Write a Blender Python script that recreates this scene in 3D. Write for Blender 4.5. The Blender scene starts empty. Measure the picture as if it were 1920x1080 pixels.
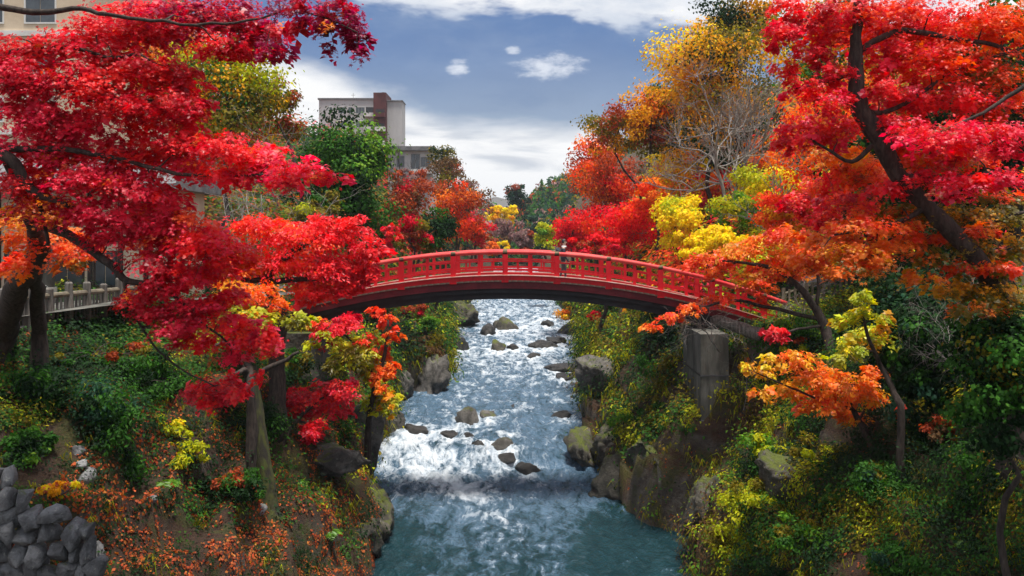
import bpy, math, random
import numpy as np
from mathutils import Vector
from mathutils.bvhtree import BVHTree

# ------------------------------------------------------------------ camera, sky, sun, exposure
SC = bpy.context.scene
COL = SC.collection
F = 1500.0          # focal length in photo pixels (1920 wide)
HZ = 440.0          # horizon row in the photo
CZ = 11.0           # camera height above the river
cam = bpy.data.cameras.new('camera')
cam.sensor_width = 36.0
cam.lens = 36.0 * F / 1920.0
cam.shift_y = -(540.0 - HZ) / 1920.0
cam.clip_start = 0.1
cam.clip_end = 20000
co = bpy.data.objects.new('camera', cam)
COL.objects.link(co)
co.location = (0, 0, CZ)
co.rotation_euler = (math.radians(90), 0, 0)
SC.camera = co

SUN = Vector((0.10, -0.14, 0.95)).normalized()      # from the scene towards the sun
sl = bpy.data.lights.new('sun', 'SUN')
sl.energy = 4.8
sl.angle = math.radians(12.0)
sl.color = (1.0, 0.95, 0.87)
so = bpy.data.objects.new('sun', sl)
COL.objects.link(so)
so.rotation_euler = (-SUN).to_track_quat('-Z', 'Y').to_euler()

SC.view_settings.view_transform = 'Standard'
SC.view_settings.look = 'None'
SC.view_settings.exposure = 0.4
SC.view_settings.gamma = 1.0
SC.view_settings.use_curve_mapping = False
SC.render.engine = 'CYCLES'
SC.cycles.use_denoising = True
SC.cycles.max_bounces = 6
SC.cycles.diffuse_bounces = 3
SC.cycles.glossy_bounces = 3
SC.cycles.transmission_bounces = 4


class G:
    """tiny node-graph writer"""
    def __init__(self, tree):
        self.t = tree
        tree.nodes.clear()

    def n(self, typ, ins=None, **props):
        nd = self.t.nodes.new(typ)
        for k, v in props.items():
            setattr(nd, k, v)
        for k, v in (ins or {}).items():
            self.put(nd.inputs[k], v)
        return nd

    def put(self, sock, v):
        if hasattr(v, 'is_linked') or hasattr(v, 'links'):
            self.t.links.new(v, sock)
        elif isinstance(v, (tuple, list)):
            if len(v) == 3 and sock.type == 'RGBA':
                v = (*v, 1)
            sock.default_value = v
        else:
            sock.default_value = v

    def m(self, op, a, b=None, c=None, clamp=False):
        nd = self.t.nodes.new('ShaderNodeMath')
        nd.operation = op
        nd.use_clamp = clamp
        for i, v in enumerate((a, b, c)):
            if v is not None:
                self.put(nd.inputs[i], v)
        return nd.outputs[0]

    def mix(self, f, a, b, blend='MIX'):
        nd = self.t.nodes.new('ShaderNodeMix')
        nd.data_type = 'RGBA'
        nd.blend_type = blend
        self.put(nd.inputs[0], f)
        self.put(nd.inputs[6], a)
        self.put(nd.inputs[7], b)
        return nd.outputs[2]

    def ss(self, v, lo, hi):
        nd = self.t.nodes.new('ShaderNodeMapRange')
        nd.interpolation_type = 'SMOOTHSTEP'
        self.put(nd.inputs[0], v)
        self.put(nd.inputs[1], lo)
        self.put(nd.inputs[2], hi)
        return nd.outputs[0]

    def noise(self, vec, scale, detail=4, rough=0.55, dist=0.0):
        nd = self.n('ShaderNodeTexNoise', {'Scale': scale, 'Detail': detail, 'Roughness': rough, 'Distortion': dist})
        if vec is not None:
            self.put(nd.inputs['Vector'], vec)
        return nd.outputs[0]


world = bpy.data.worlds.new('World')
SC.world = world
world.use_nodes = True
world.cycles.sampling_method = 'MANUAL'
world.cycles.sample_map_resolution = 256
g = G(world.node_tree)
sky = g.n('ShaderNodeTexSky', sky_type='NISHITA', sun_disc=False)
sky.sun_elevation = math.asin(SUN.z)
sky.sun_rotation = math.atan2(SUN.x, SUN.y)
tc = g.n('ShaderNodeTexCoord')
sep = g.n('ShaderNodeSeparateXYZ', {0: tc.outputs['Generated']})
dx, dy, dz = sep.outputs
hor = g.m('MAXIMUM', g.m('SQRT', g.m('ADD', g.m('MULTIPLY', dx, dx), g.m('MULTIPLY', dy, dy))), 0.02)
te = g.m('DIVIDE', dz, hor)                                     # tan(elevation)
mp = g.n('ShaderNodeMapping', {'Vector': tc.outputs['Generated'], 'Scale': (1, 1, 2.6)})
n1 = g.noise(mp.outputs[0], 3.2, 5, 0.56, 0.3)
n2 = g.noise(mp.outputs[0], 8.0, 5, 0.6, 0.2)
n3 = g.noise(mp.outputs[0], 1.7, 3, 0.5)
w1 = g.m('MULTIPLY', g.m('SUBTRACT', n1, 0.5), 0.10)
w2 = g.m('MULTIPLY', g.m('SUBTRACT', n2, 0.5), 0.05)
tw = g.m('ADD', te, g.m('ADD', w1, w2))
# the slate-blue cloud bank: lower edge climbs towards the west, ragged upper edge with bright cloud over it
low = g.m('ADD', 0.135, g.m('MULTIPLY', g.m('MAXIMUM', g.m('SUBTRACT', g.m('MULTIPLY', dx, -1.0), 0.07), 0.0), 0.34))
bank_lo = g.ss(tw, g.m('SUBTRACT', low, 0.022), g.m('ADD', low, 0.028))
tw2 = g.m('ADD', te, g.m('ADD', g.m('MULTIPLY', w1, 0.8), g.m('MULTIPLY', w2, 1.3)))
top = g.m('SUBTRACT', 0.272, g.m('MULTIPLY', dx, 0.09))
bank_hi = g.m('SUBTRACT', 1.0, g.ss(tw2, g.m('SUBTRACT', top, 0.004), g.m('ADD', top, 0.012)))
bank = g.m('MULTIPLY', bank_lo, bank_hi)
# pale horizon cloud with grey streaks
mph = g.n('ShaderNodeMapping', {'Vector': tc.outputs['Generated'], 'Scale': (1, 1, 5.0)})
ns = g.noise(mph.outputs[0], 6.5, 6, 0.55, 0.4)
pale = g.mix(g.ss(ns, 0.50, 0.78), (0.98, 0.98, 0.98), (0.58, 0.62, 0.69))
# sky above the bank: broken cloud over blue
blue = g.mix(1.0, sky.outputs[0], (0.1, 0.1, 0.1), 'MULTIPLY')
upcl = g.ss(n3, 0.36, 0.60)
upper = g.mix(upcl, g.mix(0.35, blue, (0.30, 0.46, 0.78)), (0.84, 0.87, 0.92))
nearw = g.m('SUBTRACT', 1.0, g.ss(te, 0.30, 0.62))
upper = g.mix(nearw, upper, g.mix(g.ss(n2, 0.35, 0.7), (0.96, 0.96, 0.97), (0.62, 0.68, 0.78)))
basec = g.mix(g.ss(te, 0.17, 0.25), pale, upper)
bankc = g.mix(g.ss(tw2, 0.13, 0.25), (0.27, 0.36, 0.50), (0.115, 0.215, 0.44))
bankc = g.mix(g.m('MULTIPLY', g.ss(n1, 0.45, 0.75), 0.35), bankc, (0.30, 0.38, 0.52))
bankc = g.mix(g.m('MULTIPLY', g.ss(n2, 0.44, 0.72), 0.22), bankc, (0.38, 0.48, 0.63))
bankc = g.mix(g.m('MULTIPLY', g.ss(n2, 0.50, 0.28), 0.30), bankc, (0.10, 0.19, 0.40))
skyc = g.mix(bank, basec, bankc)
n4 = g.noise(mp.outputs[0], 34, 5, 0.62)
# three small bright cumulus in front of the bank
for (cx, cz, rx, rz) in ((0.050, 0.210, 0.040, 0.0155), (-0.067, 0.209, 0.013, 0.012), (0.0, 0.2325, 0.009, 0.005)):
    ux = g.m('DIVIDE', g.m('SUBTRACT', g.m('DIVIDE', dx, g.m('MAXIMUM', dy, 0.05)), cx), rx)
    uz = g.m('DIVIDE', g.m('SUBTRACT', g.m('ADD', te, g.m('MULTIPLY', w2, 0.35)), cz), rz)
    rr = g.m('ADD', g.m('MULTIPLY', ux, ux), g.m('MULTIPLY', uz, uz))
    rr = g.m('ADD', rr, g.m('MULTIPLY', g.m('SUBTRACT', n4, 0.5), 5.5))
    f = g.m('MULTIPLY', g.m('SUBTRACT', 1.0, g.ss(rr, -0.7, 1.7)), g.m('GREATER_THAN', dy, 0.1))
    skyc = g.mix(g.m('MULTIPLY', f, 0.85), skyc, (0.80, 0.84, 0.92))
bg = g.n('ShaderNodeBackground', {'Color': skyc, 'Strength': 0.80})
wo = g.n('ShaderNodeOutputWorld', {'Surface': bg.outputs[0]})

# ------------------------------------------------------------------ helpers
RNG = np.random.default_rng(7)
random.seed(7)


def P(px, py, d):
    """point at depth d on the sight line of photo pixel (px, py)"""
    return np.array(((px - 960) * d / F, d, CZ + (HZ - py) * d / F))


def vhash(i, j, k, seed):
    h = (i * 374761393 + j * 668265263 + k * 2147483647 + seed * 1442695041) & 0xFFFFFFFF
    h = ((h ^ (h >> 13)) * 1274126177) & 0xFFFFFFFF
    return ((h ^ (h >> 16)) & 0xFFFF) / 65535.0


def vnoise(p, seed=0):
    p = np.asarray(p, float)
    i = np.floor(p).astype(np.int64)
    f = p - i
    f = f * f * (3 - 2 * f)
    out = 0
    for a in (0, 1):
        for b in (0, 1):
            for c in (0, 1):
                w = (f[:, 0] if a else 1 - f[:, 0]) * (f[:, 1] if b else 1 - f[:, 1]) * (f[:, 2] if c else 1 - f[:, 2])
                out = out + w * vhash(i[:, 0] + a, i[:, 1] + b, i[:, 2] + c, seed)
    return out


def fbm(p, seed=0, oct=4, rough=0.5):
    p = np.asarray(p, float)
    s, a, t = 0, 1.0, 0
    for o in range(oct):
        s = s + a * vnoise(p * 2 ** o + 17.3 * o, seed + o)
        t += a
        a *= rough
    return s / t


def unit(v):
    v = np.asarray(v, float)
    return v / np.maximum(np.linalg.norm(v, axis=-1, keepdims=True), 1e-9)


class Acc:
    """collects vertices, faces and vertex colours for ONE mesh"""
    def __init__(self):
        self.v, self.f, self.c, self.n = [], [], [], 0

    def add(self, v, faces, col=None):
        v = np.asarray(v, float).reshape(-1, 3)
        faces = np.asarray(faces, np.int64)
        self.v.append(v)
        self.f.append(faces + self.n)
        if col is None:
            col = (0.5, 0.5, 0.5)
        c = np.asarray(col, float)
        if c.ndim == 1:
            c = np.tile(c[:3], (len(v), 1))
        self.c.append(c)
        self.n += len(v)

    def box(self, lo, hi, col=None):
        x0, y0, z0 = lo
        x1, y1, z1 = hi
        v = [(x0, y0, z0), (x1, y0, z0), (x1, y1, z0), (x0, y1, z0), (x0, y0, z1), (x1, y0, z1), (x1, y1, z1), (x0, y1, z1)]
        f = [(0, 3, 2, 1), (4, 5, 6, 7), (0, 1, 5, 4), (1, 2, 6, 5), (2, 3, 7, 6), (3, 0, 4, 7)]
        self.add(v, f, col)
        return self

    def tube(self, pts, rad, k=6, col=None, cap=True):
        pts = np.asarray(pts, float)
        m = len(pts)
        rad = np.broadcast_to(np.asarray(rad, float), (m,))
        t = np.gradient(pts, axis=0)
        t = unit(t)
        ref = np.array((0, 0, 1.0)) if abs(t[0][2]) < 0.9 else np.array((1.0, 0, 0))
        u = np.empty_like(t)
        u[0] = unit(np.cross(t[0], ref))
        for i_ in range(1, m):
            u[i_] = unit(u[i_ - 1] - t[i_] * np.dot(u[i_ - 1], t[i_]))
        w = np.cross(t, u)
        a = np.arange(k) / k * 2 * np.pi
        ring = pts[:, None] + rad[:, None, None] * (np.cos(a)[None, :, None] * u[:, None] + np.sin(a)[None, :, None] * w[:, None])
        i = np.arange(m - 1)[:, None] * k
        j = np.arange(k)[None]
        j2 = (j + 1) % k
        q = np.stack((i + j, i + j2, i + k + j2, i + k + j), -1).reshape(-1, 4)
        v = ring.reshape(-1, 3)
        self.add(v, q, col)
        if cap:
            base = self.n - m * k
            self.f.append(np.array([[base + (k - 1 - x) for x in range(k)]]))
            self.f.append(np.array([[base + (m - 1) * k + x for x in range(k)]]))
        return self

    def mesh(self, name, off=(0, 0, 0), smooth=False, color=True):
        me = bpy.data.meshes.new(name)
        v = np.concatenate(self.v) - np.asarray(off, float)
        me.vertices.add(len(v))
        me.vertices.foreach_set('co', v.astype(np.float32).ravel())
        li = np.concatenate([f.ravel() for f in self.f])
        tot = np.concatenate([np.full(len(f), f.shape[1], np.int64) for f in self.f])
        st = np.concatenate(([0], np.cumsum(tot)[:-1]))
        me.loops.add(len(li))
        me.loops.foreach_set('vertex_index', li.astype(np.int32))
        me.polygons.add(len(tot))
        me.polygons.foreach_set('loop_start', st.astype(np.int32))
        me.update(calc_edges=True)
        me.polygons.foreach_set('use_smooth', np.full(len(tot), bool(smooth)))
        if color:
            at = me.color_attributes.new('Col', 'FLOAT_COLOR', 'POINT')
            c = np.concatenate(self.c)
            at.data.foreach_set('color', np.concatenate((c, np.ones((len(c), 1))), 1).astype(np.float32).ravel())
        return me


def tag(o, label=None, cat=None, group=None, kind=None):
    for k, v in (('label', label), ('category', cat), ('group', group), ('kind', kind)):
        if v:
            o[k] = v
    return o


def empty(name, loc, label, cat, group=None):
    o = bpy.data.objects.new(name, None)
    COL.objects.link(o)
    o.location = tuple(float(x) for x in loc)
    o.empty_display_size = 0.2
    return tag(o, label, cat, group)


def root_loc(o):
    while o.parent:
        o = o.parent
    return np.array(o.location)


def obj(name, acc, mat, parent=None, smooth=False, base=None):
    """link acc as one mesh object; its vertices are given in world coordinates"""
    if parent is not None:
        off = root_loc(parent)
        loc = (0, 0, 0)
    else:
        off = np.array(base if base is not None else (0, 0, 0), float)
        loc = off
    me = acc if isinstance(acc, bpy.types.Mesh) else acc.mesh(name, off, smooth)
    if not me.materials:
        me.materials.append(mat)
    o = bpy.data.objects.new(name, me)
    COL.objects.link(o)
    if parent is not None:
        o.parent = parent
    else:
        o.location = tuple(float(x) for x in loc)
    return o


# ------------------------------------------------------------------ materials
def material(name):
    m = bpy.data.materials.new(name)
    m.use_nodes = True
    gg = G(m.node_tree)
    out = gg.n('ShaderNodeOutputMaterial')
    return m, gg, out


def bump(gg, h, strength=0.5, dist=0.05):
    return gg.n('ShaderNodeBump', {'Height': h, 'Strength': strength, 'Distance': dist}).outputs[0]


def leaf_material(name='leaf', trans=0.45, rough=0.42, spec=0.45):
    m, gg, out = material(name)
    col = gg.n('ShaderNodeAttribute', attribute_name='Col').outputs['Color']
    p = gg.n('ShaderNodeBsdfPrincipled', {'Base Color': col, 'Roughness': rough, 'Specular IOR Level': spec})
    hs = gg.n('ShaderNodeHueSaturation', {'Color': col, 'Saturation': 1.1, 'Value': 1.4})
    t = gg.n('ShaderNodeBsdfTranslucent', {'Color': hs.outputs[0]})
    mx = gg.n('ShaderNodeMixShader', {0: trans, 1: p.outputs[0], 2: t.outputs[0]})
    gg.put(out.inputs[0], mx.outputs[0])
    return m


def plain(name, c1, c2, scale=4.0, rough=0.7, bmp=0.3, bscale=None, detail=6, coords='Object', metallic=0.0, stretch=(1, 1, 1), spec=0.4):
    """two-tone weathered surface with fine relief"""
    m, gg, out = material(name)
    t = gg.n('ShaderNodeTexCoord')
    mp_ = gg.n('ShaderNodeMapping', {'Vector': t.outputs[coords], 'Scale': stretch})
    a = gg.noise(mp_.outputs[0], scale, detail, 0.62, 0.2)
    b = gg.noise(mp_.outputs[0], bscale or scale * 6, 5, 0.65)
    c = gg.mix(gg.ss(a, 0.34, 0.68), c1, c2)
    c = gg.mix(gg.m('MULTIPLY', gg.ss(b, 0.5, 0.8), 0.45), c, tuple(x * 0.5 for x in c1))
    h = gg.m('ADD', gg.m('MULTIPLY', a, 0.6), gg.m('MULTIPLY', b, 0.4))
    p = gg.n('ShaderNodeBsdfPrincipled', {'Base Color': c, 'Roughness': rough, 'Metallic': metallic, 'Specular IOR Level': spec, 'Normal': bump(gg, h, bmp, 0.04)})
    gg.put(out.inputs[0], p.outputs[0])
    return m


def rock_material(name, c1, c2, moss=0.6, mosscol=(0.085, 0.105, 0.012), lichen=0.4, wet=False):
    m, gg, out = material(name)
    geo = gg.n('ShaderNodeNewGeometry')
    pos = geo.outputs['Position']
    nz = gg.n('ShaderNodeSeparateXYZ', {0: geo.outputs['Normal']}).outputs[2]
    a = gg.noise(pos, 1.6, 8, 0.62, 0.5)
    b = gg.noise(pos, 9.0, 6, 0.68)
    c = gg.mix(gg.ss(a, 0.36, 0.66), c1, c2)
    c = gg.mix(gg.m('MULTIPLY', gg.ss(b, 0.58, 0.72), lichen), c, (0.42, 0.42, 0.38))
    c = gg.mix(gg.m('MULTIPLY', gg.ss(b, 0.52, 0.30), 0.55), c, (0.018, 0.015, 0.012))
    mn = gg.noise(pos, 2.3, 7, 0.65, 0.6)
    mm = gg.m('ADD', gg.m('MULTIPLY', nz, 0.55), gg.m('MULTIPLY', gg.m('SUBTRACT', mn, 0.5), 2.2))
    mf = gg.m('MULTIPLY', gg.ss(mm, 0.75 - moss, 1.15 - moss), 1.0)
    mc = gg.mix(gg.noise(pos, 14, 4), tuple(x * 0.45 for x in mosscol), tuple(x * 1.6 for x in mosscol))
    c = gg.mix(mf, c, mc)
    fine = gg.noise(pos, 34, 4, 0.7)
    h = gg.m('ADD', gg.m('ADD', a, gg.m('MULTIPLY', b, 0.7)), gg.m('MULTIPLY', fine, 0.5))
    p = gg.n('ShaderNodeBsdfPrincipled', {'Base Color': c, 'Roughness': gg.mix(mf, (0.35,) * 3, (0.9,) * 3) if wet else 0.85, 'Normal': bump(gg, h, 0.9, 0.12)})
    gg.put(out.inputs[0], p.outputs[0])
    return m


M = {}
M['leaf'] = leaf_material()
M['needle'] = leaf_material('evergreen_leaf', 0.2, 0.7, 0.08)
M['foliage'] = leaf_material('foliage', 0.42, 0.6, 0.15)
M['bark'] = plain('bark_dark', (0.022, 0.015, 0.012), (0.07, 0.052, 0.042), 5, 0.9, 0.9, 24, stretch=(3, 3, 0.7))
M['bark_grey'] = plain('bark_grey', (0.13, 0.115, 0.10), (0.32, 0.29, 0.265), 4, 0.9, 0.6, 20, stretch=(3, 3, 0.7))
M['bark_moss'] = plain('bark_mossy', (0.020, 0.016, 0.012), (0.055, 0.062, 0.012), 4, 0.95, 1.0, 18, stretch=(1.5, 1.5, 0.6))
def paint(name, c1, c2, fade, grime=0.5):
    m, gg, out = material(name)
    t = gg.n('ShaderNodeTexCoord')
    o_ = t.outputs['Object']
    a = gg.noise(o_, 0.8, 6, 0.62, 0.3)
    st = gg.noise(gg.n('ShaderNodeMapping', {'Vector': o_, 'Scale': (9, 9, 0.9)}).outputs[0], 1.0, 5, 0.65)
    b = gg.noise(o_, 16, 5, 0.7)
    c = gg.mix(gg.ss(a, 0.35, 0.65), c1, c2)
    c = gg.mix(gg.m('MULTIPLY', gg.ss(st, 0.54, 0.72), grime), c, (0.09, 0.006, 0.010))
    c = gg.mix(gg.m('MULTIPLY', gg.ss(b, 0.60, 0.72), 0.6), c, fade)
    p = gg.n('ShaderNodeBsdfPrincipled', {'Base Color': c, 'Roughness': gg.mix(a, (0.35,) * 3, (0.65,) * 3), 'Specular IOR Level': 0.3, 'Normal': bump(gg, gg.m('ADD', b, st), 0.25, 0.02)})
    gg.put(out.inputs[0], p.outputs[0])
    return m


M['red'] = paint('red_lacquer', (0.46, 0.004, 0.010), (0.64, 0.008, 0.017), (0.56, 0.06, 0.05), 0.5)
M['red_top'] = paint('red_lacquer_weathered_sunlit', (0.56, 0.020, 0.024), (0.66, 0.075, 0.065), (0.70, 0.30, 0.24), 0.3)  # handrail: weathered, and paler to paint in the sun on its top
M['red_highlight'] = plain('red_lacquer_highlight', (0.66, 0.26, 0.20), (0.78, 0.56, 0.48), 3.5, 0.5, 0.35, 26)  # sun highlight along the ledge, put into the colour
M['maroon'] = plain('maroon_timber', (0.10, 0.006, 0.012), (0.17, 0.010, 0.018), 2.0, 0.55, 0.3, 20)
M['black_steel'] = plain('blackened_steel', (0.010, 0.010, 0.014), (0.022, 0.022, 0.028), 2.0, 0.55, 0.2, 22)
M['brass'] = plain('dark_metal_band', (0.06, 0.045, 0.03), (0.14, 0.10, 0.05), 9, 0.45, 0.2, 30, metallic=0.7)
M['deck'] = plain('deck_timber', (0.16, 0.11, 0.08), (0.26, 0.20, 0.15), 3, 0.8, 0.4, 24, stretch=(1, 6, 1))
M['concrete'] = plain('stained_concrete', (0.05, 0.048, 0.04), (0.16, 0.155, 0.135), 1.4, 0.9, 0.5, 16, stretch=(1.6, 1.6, 0.35))
M['stone'] = rock_material('wall_stone', (0.10, 0.10, 0.104), (0.29, 0.29, 0.295), 0.22, lichen=0.9)
M['rock'] = rock_material('rock', (0.06, 0.055, 0.048), (0.17, 0.155, 0.14), 0.32)
M['rock_wet'] = rock_material('rock_wet', (0.010, 0.009, 0.009), (0.045, 0.040, 0.036), -0.35, lichen=0.05, wet=True)
M['rock_mossy'] = rock_material('rock_mossy', (0.05, 0.045, 0.035), (0.13, 0.115, 0.09), 0.5, (0.085, 0.105, 0.010))
M['timber_grey'] = plain('weathered_timber', (0.07, 0.06, 0.05), (0.20, 0.18, 0.155), 3, 0.85, 0.5, 26, stretch=(4, 4, 0.6))
M['timber_pale'] = plain('pale_rail', (0.085, 0.068, 0.045), (0.20, 0.17, 0.12), 3, 0.8, 0.4, 22)
M['cream'] = plain('cream_render', (0.60, 0.47, 0.33), (0.68, 0.55, 0.40), 1.2, 0.85, 0.15, 20)
M['white'] = plain('white_render', (0.62, 0.60, 0.57), (0.74, 0.73, 0.70), 0.6, 0.85, 0.1, 12)
M['hotel'] = plain('hotel_render', (0.44, 0.435, 0.43), (0.54, 0.53, 0.52), 0.25, 0.9, 0.1, 6, stretch=(1, 1, 0.3))
M['redbrown'] = plain('red_brown_tile', (0.075, 0.020, 0.020), (0.12, 0.032, 0.030), 0.8, 0.7, 0.15, 9)
M['roofgrey'] = plain('grey_roof', (0.12, 0.12, 0.125), (0.22, 0.22, 0.22), 1.5, 0.7, 0.4, 14)
M['dark'] = plain('dark_paint_and_shade', (0.02, 0.02, 0.022), (0.04, 0.04, 0.042), 3, 0.5, 0.1)
M['glass'] = plain('window_glass', (0.03, 0.04, 0.05), (0.06, 0.075, 0.09), 0.7, 0.06, 0.02, spec=0.8)
M['skin'] = plain('skin', (0.55, 0.36, 0.27), (0.62, 0.42, 0.32), 8, 0.5, 0.05)
M['hair'] = plain('black_hair', (0.012, 0.011, 0.012), (0.03, 0.028, 0.028), 30, 0.45, 0.3)
M['navy'] = plain('navy_jacket', (0.015, 0.018, 0.03), (0.03, 0.035, 0.05), 12, 0.8, 0.3)
M['cloth_white'] = plain('white_cloth', (0.70, 0.70, 0.70), (0.80, 0.80, 0.80), 10, 0.8, 0.2)


def ground_material():
    m, gg, out = material('bank_soil')
    geo = gg.n('ShaderNodeNewGeometry')
    pos = geo.outputs['Position']
    nz = gg.n('ShaderNodeSeparateXYZ', {0: geo.outputs['Normal']}).outputs[2]
    a = gg.noise(pos, 0.55, 8, 0.62, 0.6)
    b = gg.noise(pos, 3.2, 7, 0.66, 0.4)
    f = gg.noise(pos, 18.0, 5, 0.7)
    soil = gg.mix(b, (0.020, 0.010, 0.006), (0.075, 0.036, 0.018))
    rock = gg.mix(gg.ss(b, 0.35, 0.68), (0.045, 0.04, 0.035), (0.17, 0.155, 0.135))
    moss = gg.mix(f, (0.016, 0.022, 0.004), (0.085, 0.095, 0.010))
    steep = gg.ss(nz, 0.50, 0.18)
    c = gg.mix(steep, soil, rock)
    mf = gg.ss(gg.m('ADD', a, gg.m('MULTIPLY', gg.m('SUBTRACT', b, 0.5), 0.6)), 0.44, 0.60)
    c = gg.mix(gg.m('MULTIPLY', mf, 0.9), c, moss)
    ff = gg.noise(pos, 55.0, 3, 0.7)
    c = gg.mix(gg.m('MULTIPLY', gg.ss(ff, 0.54, 0.62), 0.75), c, gg.mix(b, (0.20, 0.050, 0.018), (0.13, 0.095, 0.03)))
    c = gg.mix(gg.m('MULTIPLY', gg.ss(ff, 0.44, 0.36), 0.7), c, (0.008, 0.006, 0.004))
    h = gg.m('ADD', gg.m('ADD', a, gg.m('MULTIPLY', b, 0.8)), gg.m('ADD', gg.m('MULTIPLY', f, 0.4), gg.m('MULTIPLY', ff, 0.25)))
    p = gg.n('ShaderNodeBsdfPrincipled', {'Base Color': c, 'Roughness': 0.92, 'Normal': bump(gg, h, 1.0, 0.25)})
    gg.put(out.inputs[0], p.outputs[0])
    return m


M['ground'] = ground_material()


def water_material():
    m, gg, out = material('river_water')
    geo = gg.n('ShaderNodeNewGeometry')
    pos = geo.outputs['Position']
    at = gg.n('ShaderNodeAttribute', attribute_name='Col').outputs['Color']
    foam, aer, _ = gg.n('ShaderNodeSeparateColor', {0: at}).outputs
    w0 = gg.n('ShaderNodeTexNoise', {'Vector': pos, 'Scale': 0.55, 'Detail': 3})
    warp = gg.n('ShaderNodeVectorMath', {0: w0.outputs['Color'], 1: (1.1, 1.1, 0)}, operation='MULTIPLY').outputs[0]
    wp = gg.n('ShaderNodeVectorMath', {0: pos, 1: warp}, operation='ADD').outputs[0]
    st = gg.n('ShaderNodeMapping', {'Vector': wp, 'Scale': (1.35, 0.62, 1)}).outputs[0]
    s1 = gg.noise(st, 1.25, 7, 0.6, 0.35)
    s2 = gg.noise(st, 4.2, 5, 0.6, 0.3)
    s3 = gg.noise(gg.n('ShaderNodeMapping', {'Vector': wp, 'Scale': (1.2, 0.8, 1)}).outputs[0], 11.0, 4, 0.7, 0.1)
    s = gg.m('ADD', gg.m('MULTIPLY', s1, 0.62), gg.m('ADD', gg.m('MULTIPLY', s2, 0.30), gg.m('MULTIPLY', s3, 0.08)))
    th = gg.m('SUBTRACT', 0.68, gg.m('MULTIPLY', foam, 0.34))
    fm = gg.ss(s, gg.m('SUBTRACT', th, 0.08), gg.m('ADD', th, 0.13))
    th2 = gg.m('SUBTRACT', 0.66, gg.m('MULTIPLY', aer, 0.36))
    am = gg.ss(gg.m('ADD', gg.m('MULTIPLY', s1, 0.65), gg.m('MULTIPLY', s2, 0.35)), gg.m('SUBTRACT', th2, 0.10), gg.m('ADD', th2, 0.14))
    deep = gg.mix(s1, (0.004, 0.024, 0.030), (0.012, 0.055, 0.070))
    c = gg.mix(am, deep, (0.095, 0.165, 0.245))
    c = gg.mix(fm, c, (0.70, 0.76, 0.82))
    r = gg.mix(fm, (0.17,) * 3, (0.8,) * 3)
    h = gg.m('ADD', gg.m('MULTIPLY', s1, 0.9), gg.m('ADD', gg.m('MULTIPLY', s2, 0.35), gg.m('MULTIPLY', s3, 0.13)))
    p = gg.n('ShaderNodeBsdfPrincipled', {'Base Color': c, 'Roughness': r, 'IOR': 1.33, 'Specular IOR Level': 0.6, 'Normal': bump(gg, h, 1.0, 0.55)})
    gg.put(out.inputs[0], p.outputs[0])
    return m


M['water'] = water_material()

# ------------------------------------------------------------------ terrain
L_BANK = [(-10, -5.0), (8, -5.0), (20, -4.3), (25.8, -4.45), (29.5, -4.7), (32, -5.6), (37, -6.9), (42, -6.3), (51, -7.1), (56, -4.4), (67, -4.9), (88, -6.4), (120, -5.2), (150, -4.5), (420, -3)]
R_BANK = [(-10, 7.5), (8, 7.0), (18, 6.1), (25.8, 5.7), (29.2, 6.3), (30.2, 4.9), (31.7, 4.35), (35.9, 4.2), (40, 3.2), (44, 3.8), (50, 4.4), (63, 5.3), (80, 7.0), (112, 6.1), (150, 6), (420, 7)]
LX, RX = np.array(L_BANK), np.array(R_BANK)


def xl(y):
    return np.interp(y, LX[:, 0], LX[:, 1])


def xr(y):
    return np.interp(y, RX[:, 0], RX[:, 1])


def water_z(y):
    return np.interp(y, [0, 36, 44, 70, 130, 420], [0, 0.0, 0.35, 0.75, 1.9, 6])


S_KEYS = [0, 0.45, 1.5, 3.0, 5.0, 8.0, 13, 20, 34, 70, 180]
L_PROF = {
    -10: [-1.5, 0.6, 1.6, 2.6, 3.6, 4.6, 5.0, 5.5, 6, 7, 8],
    12.5: [-1.5, 0.6, 1.7, 2.9, 3.9, 4.8, 5.2, 5.6, 6, 8, 10],
    15: [-1.5, 0.7, 2.0, 3.5, 5.8, 7.0, 7.4, 7.6, 8, 10, 14],
    20: [-1.5, 0.9, 2.4, 4.0, 6.4, 8.5, 8.7, 8.8, 9, 12, 18],
    26: [-1.5, 1.2, 2.6, 4.2, 6.9, 8.4, 8.6, 8.8, 9.2, 13, 20],
    30: [-1.5, 1.9, 2.9, 4.8, 7.4, 8.1, 8.6, 8.9, 10, 14, 22],
    36: [-1.5, 2.4, 4.3, 6.3, 7.9, 8.6, 9.0, 9.6, 12, 18, 26],
    45: [-1.5, 2.6, 4.2, 5.8, 7.4, 8.8, 9.6, 11, 15, 22, 30],
    56: [-1.0, 2.6, 4.0, 5.0, 6.3, 8.5, 10, 12, 17, 26, 34],
    75: [-0.6, 1.8, 3.2, 4.6, 6.4, 9.0, 11, 14, 20, 28, 36],
    120: [0.5, 2.6, 4.0, 5.6, 7.4, 10, 13, 17, 24, 32, 42],
    160: [2, 3.6, 5, 7, 9, 12, 15, 20, 25, 34, 46],
    260: [4, 5, 6, 8, 9, 10, 11, 12, 14, 20, 40],
    420: [6, 7, 8, 9, 10, 11, 12, 13, 14, 18, 30],
}
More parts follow.
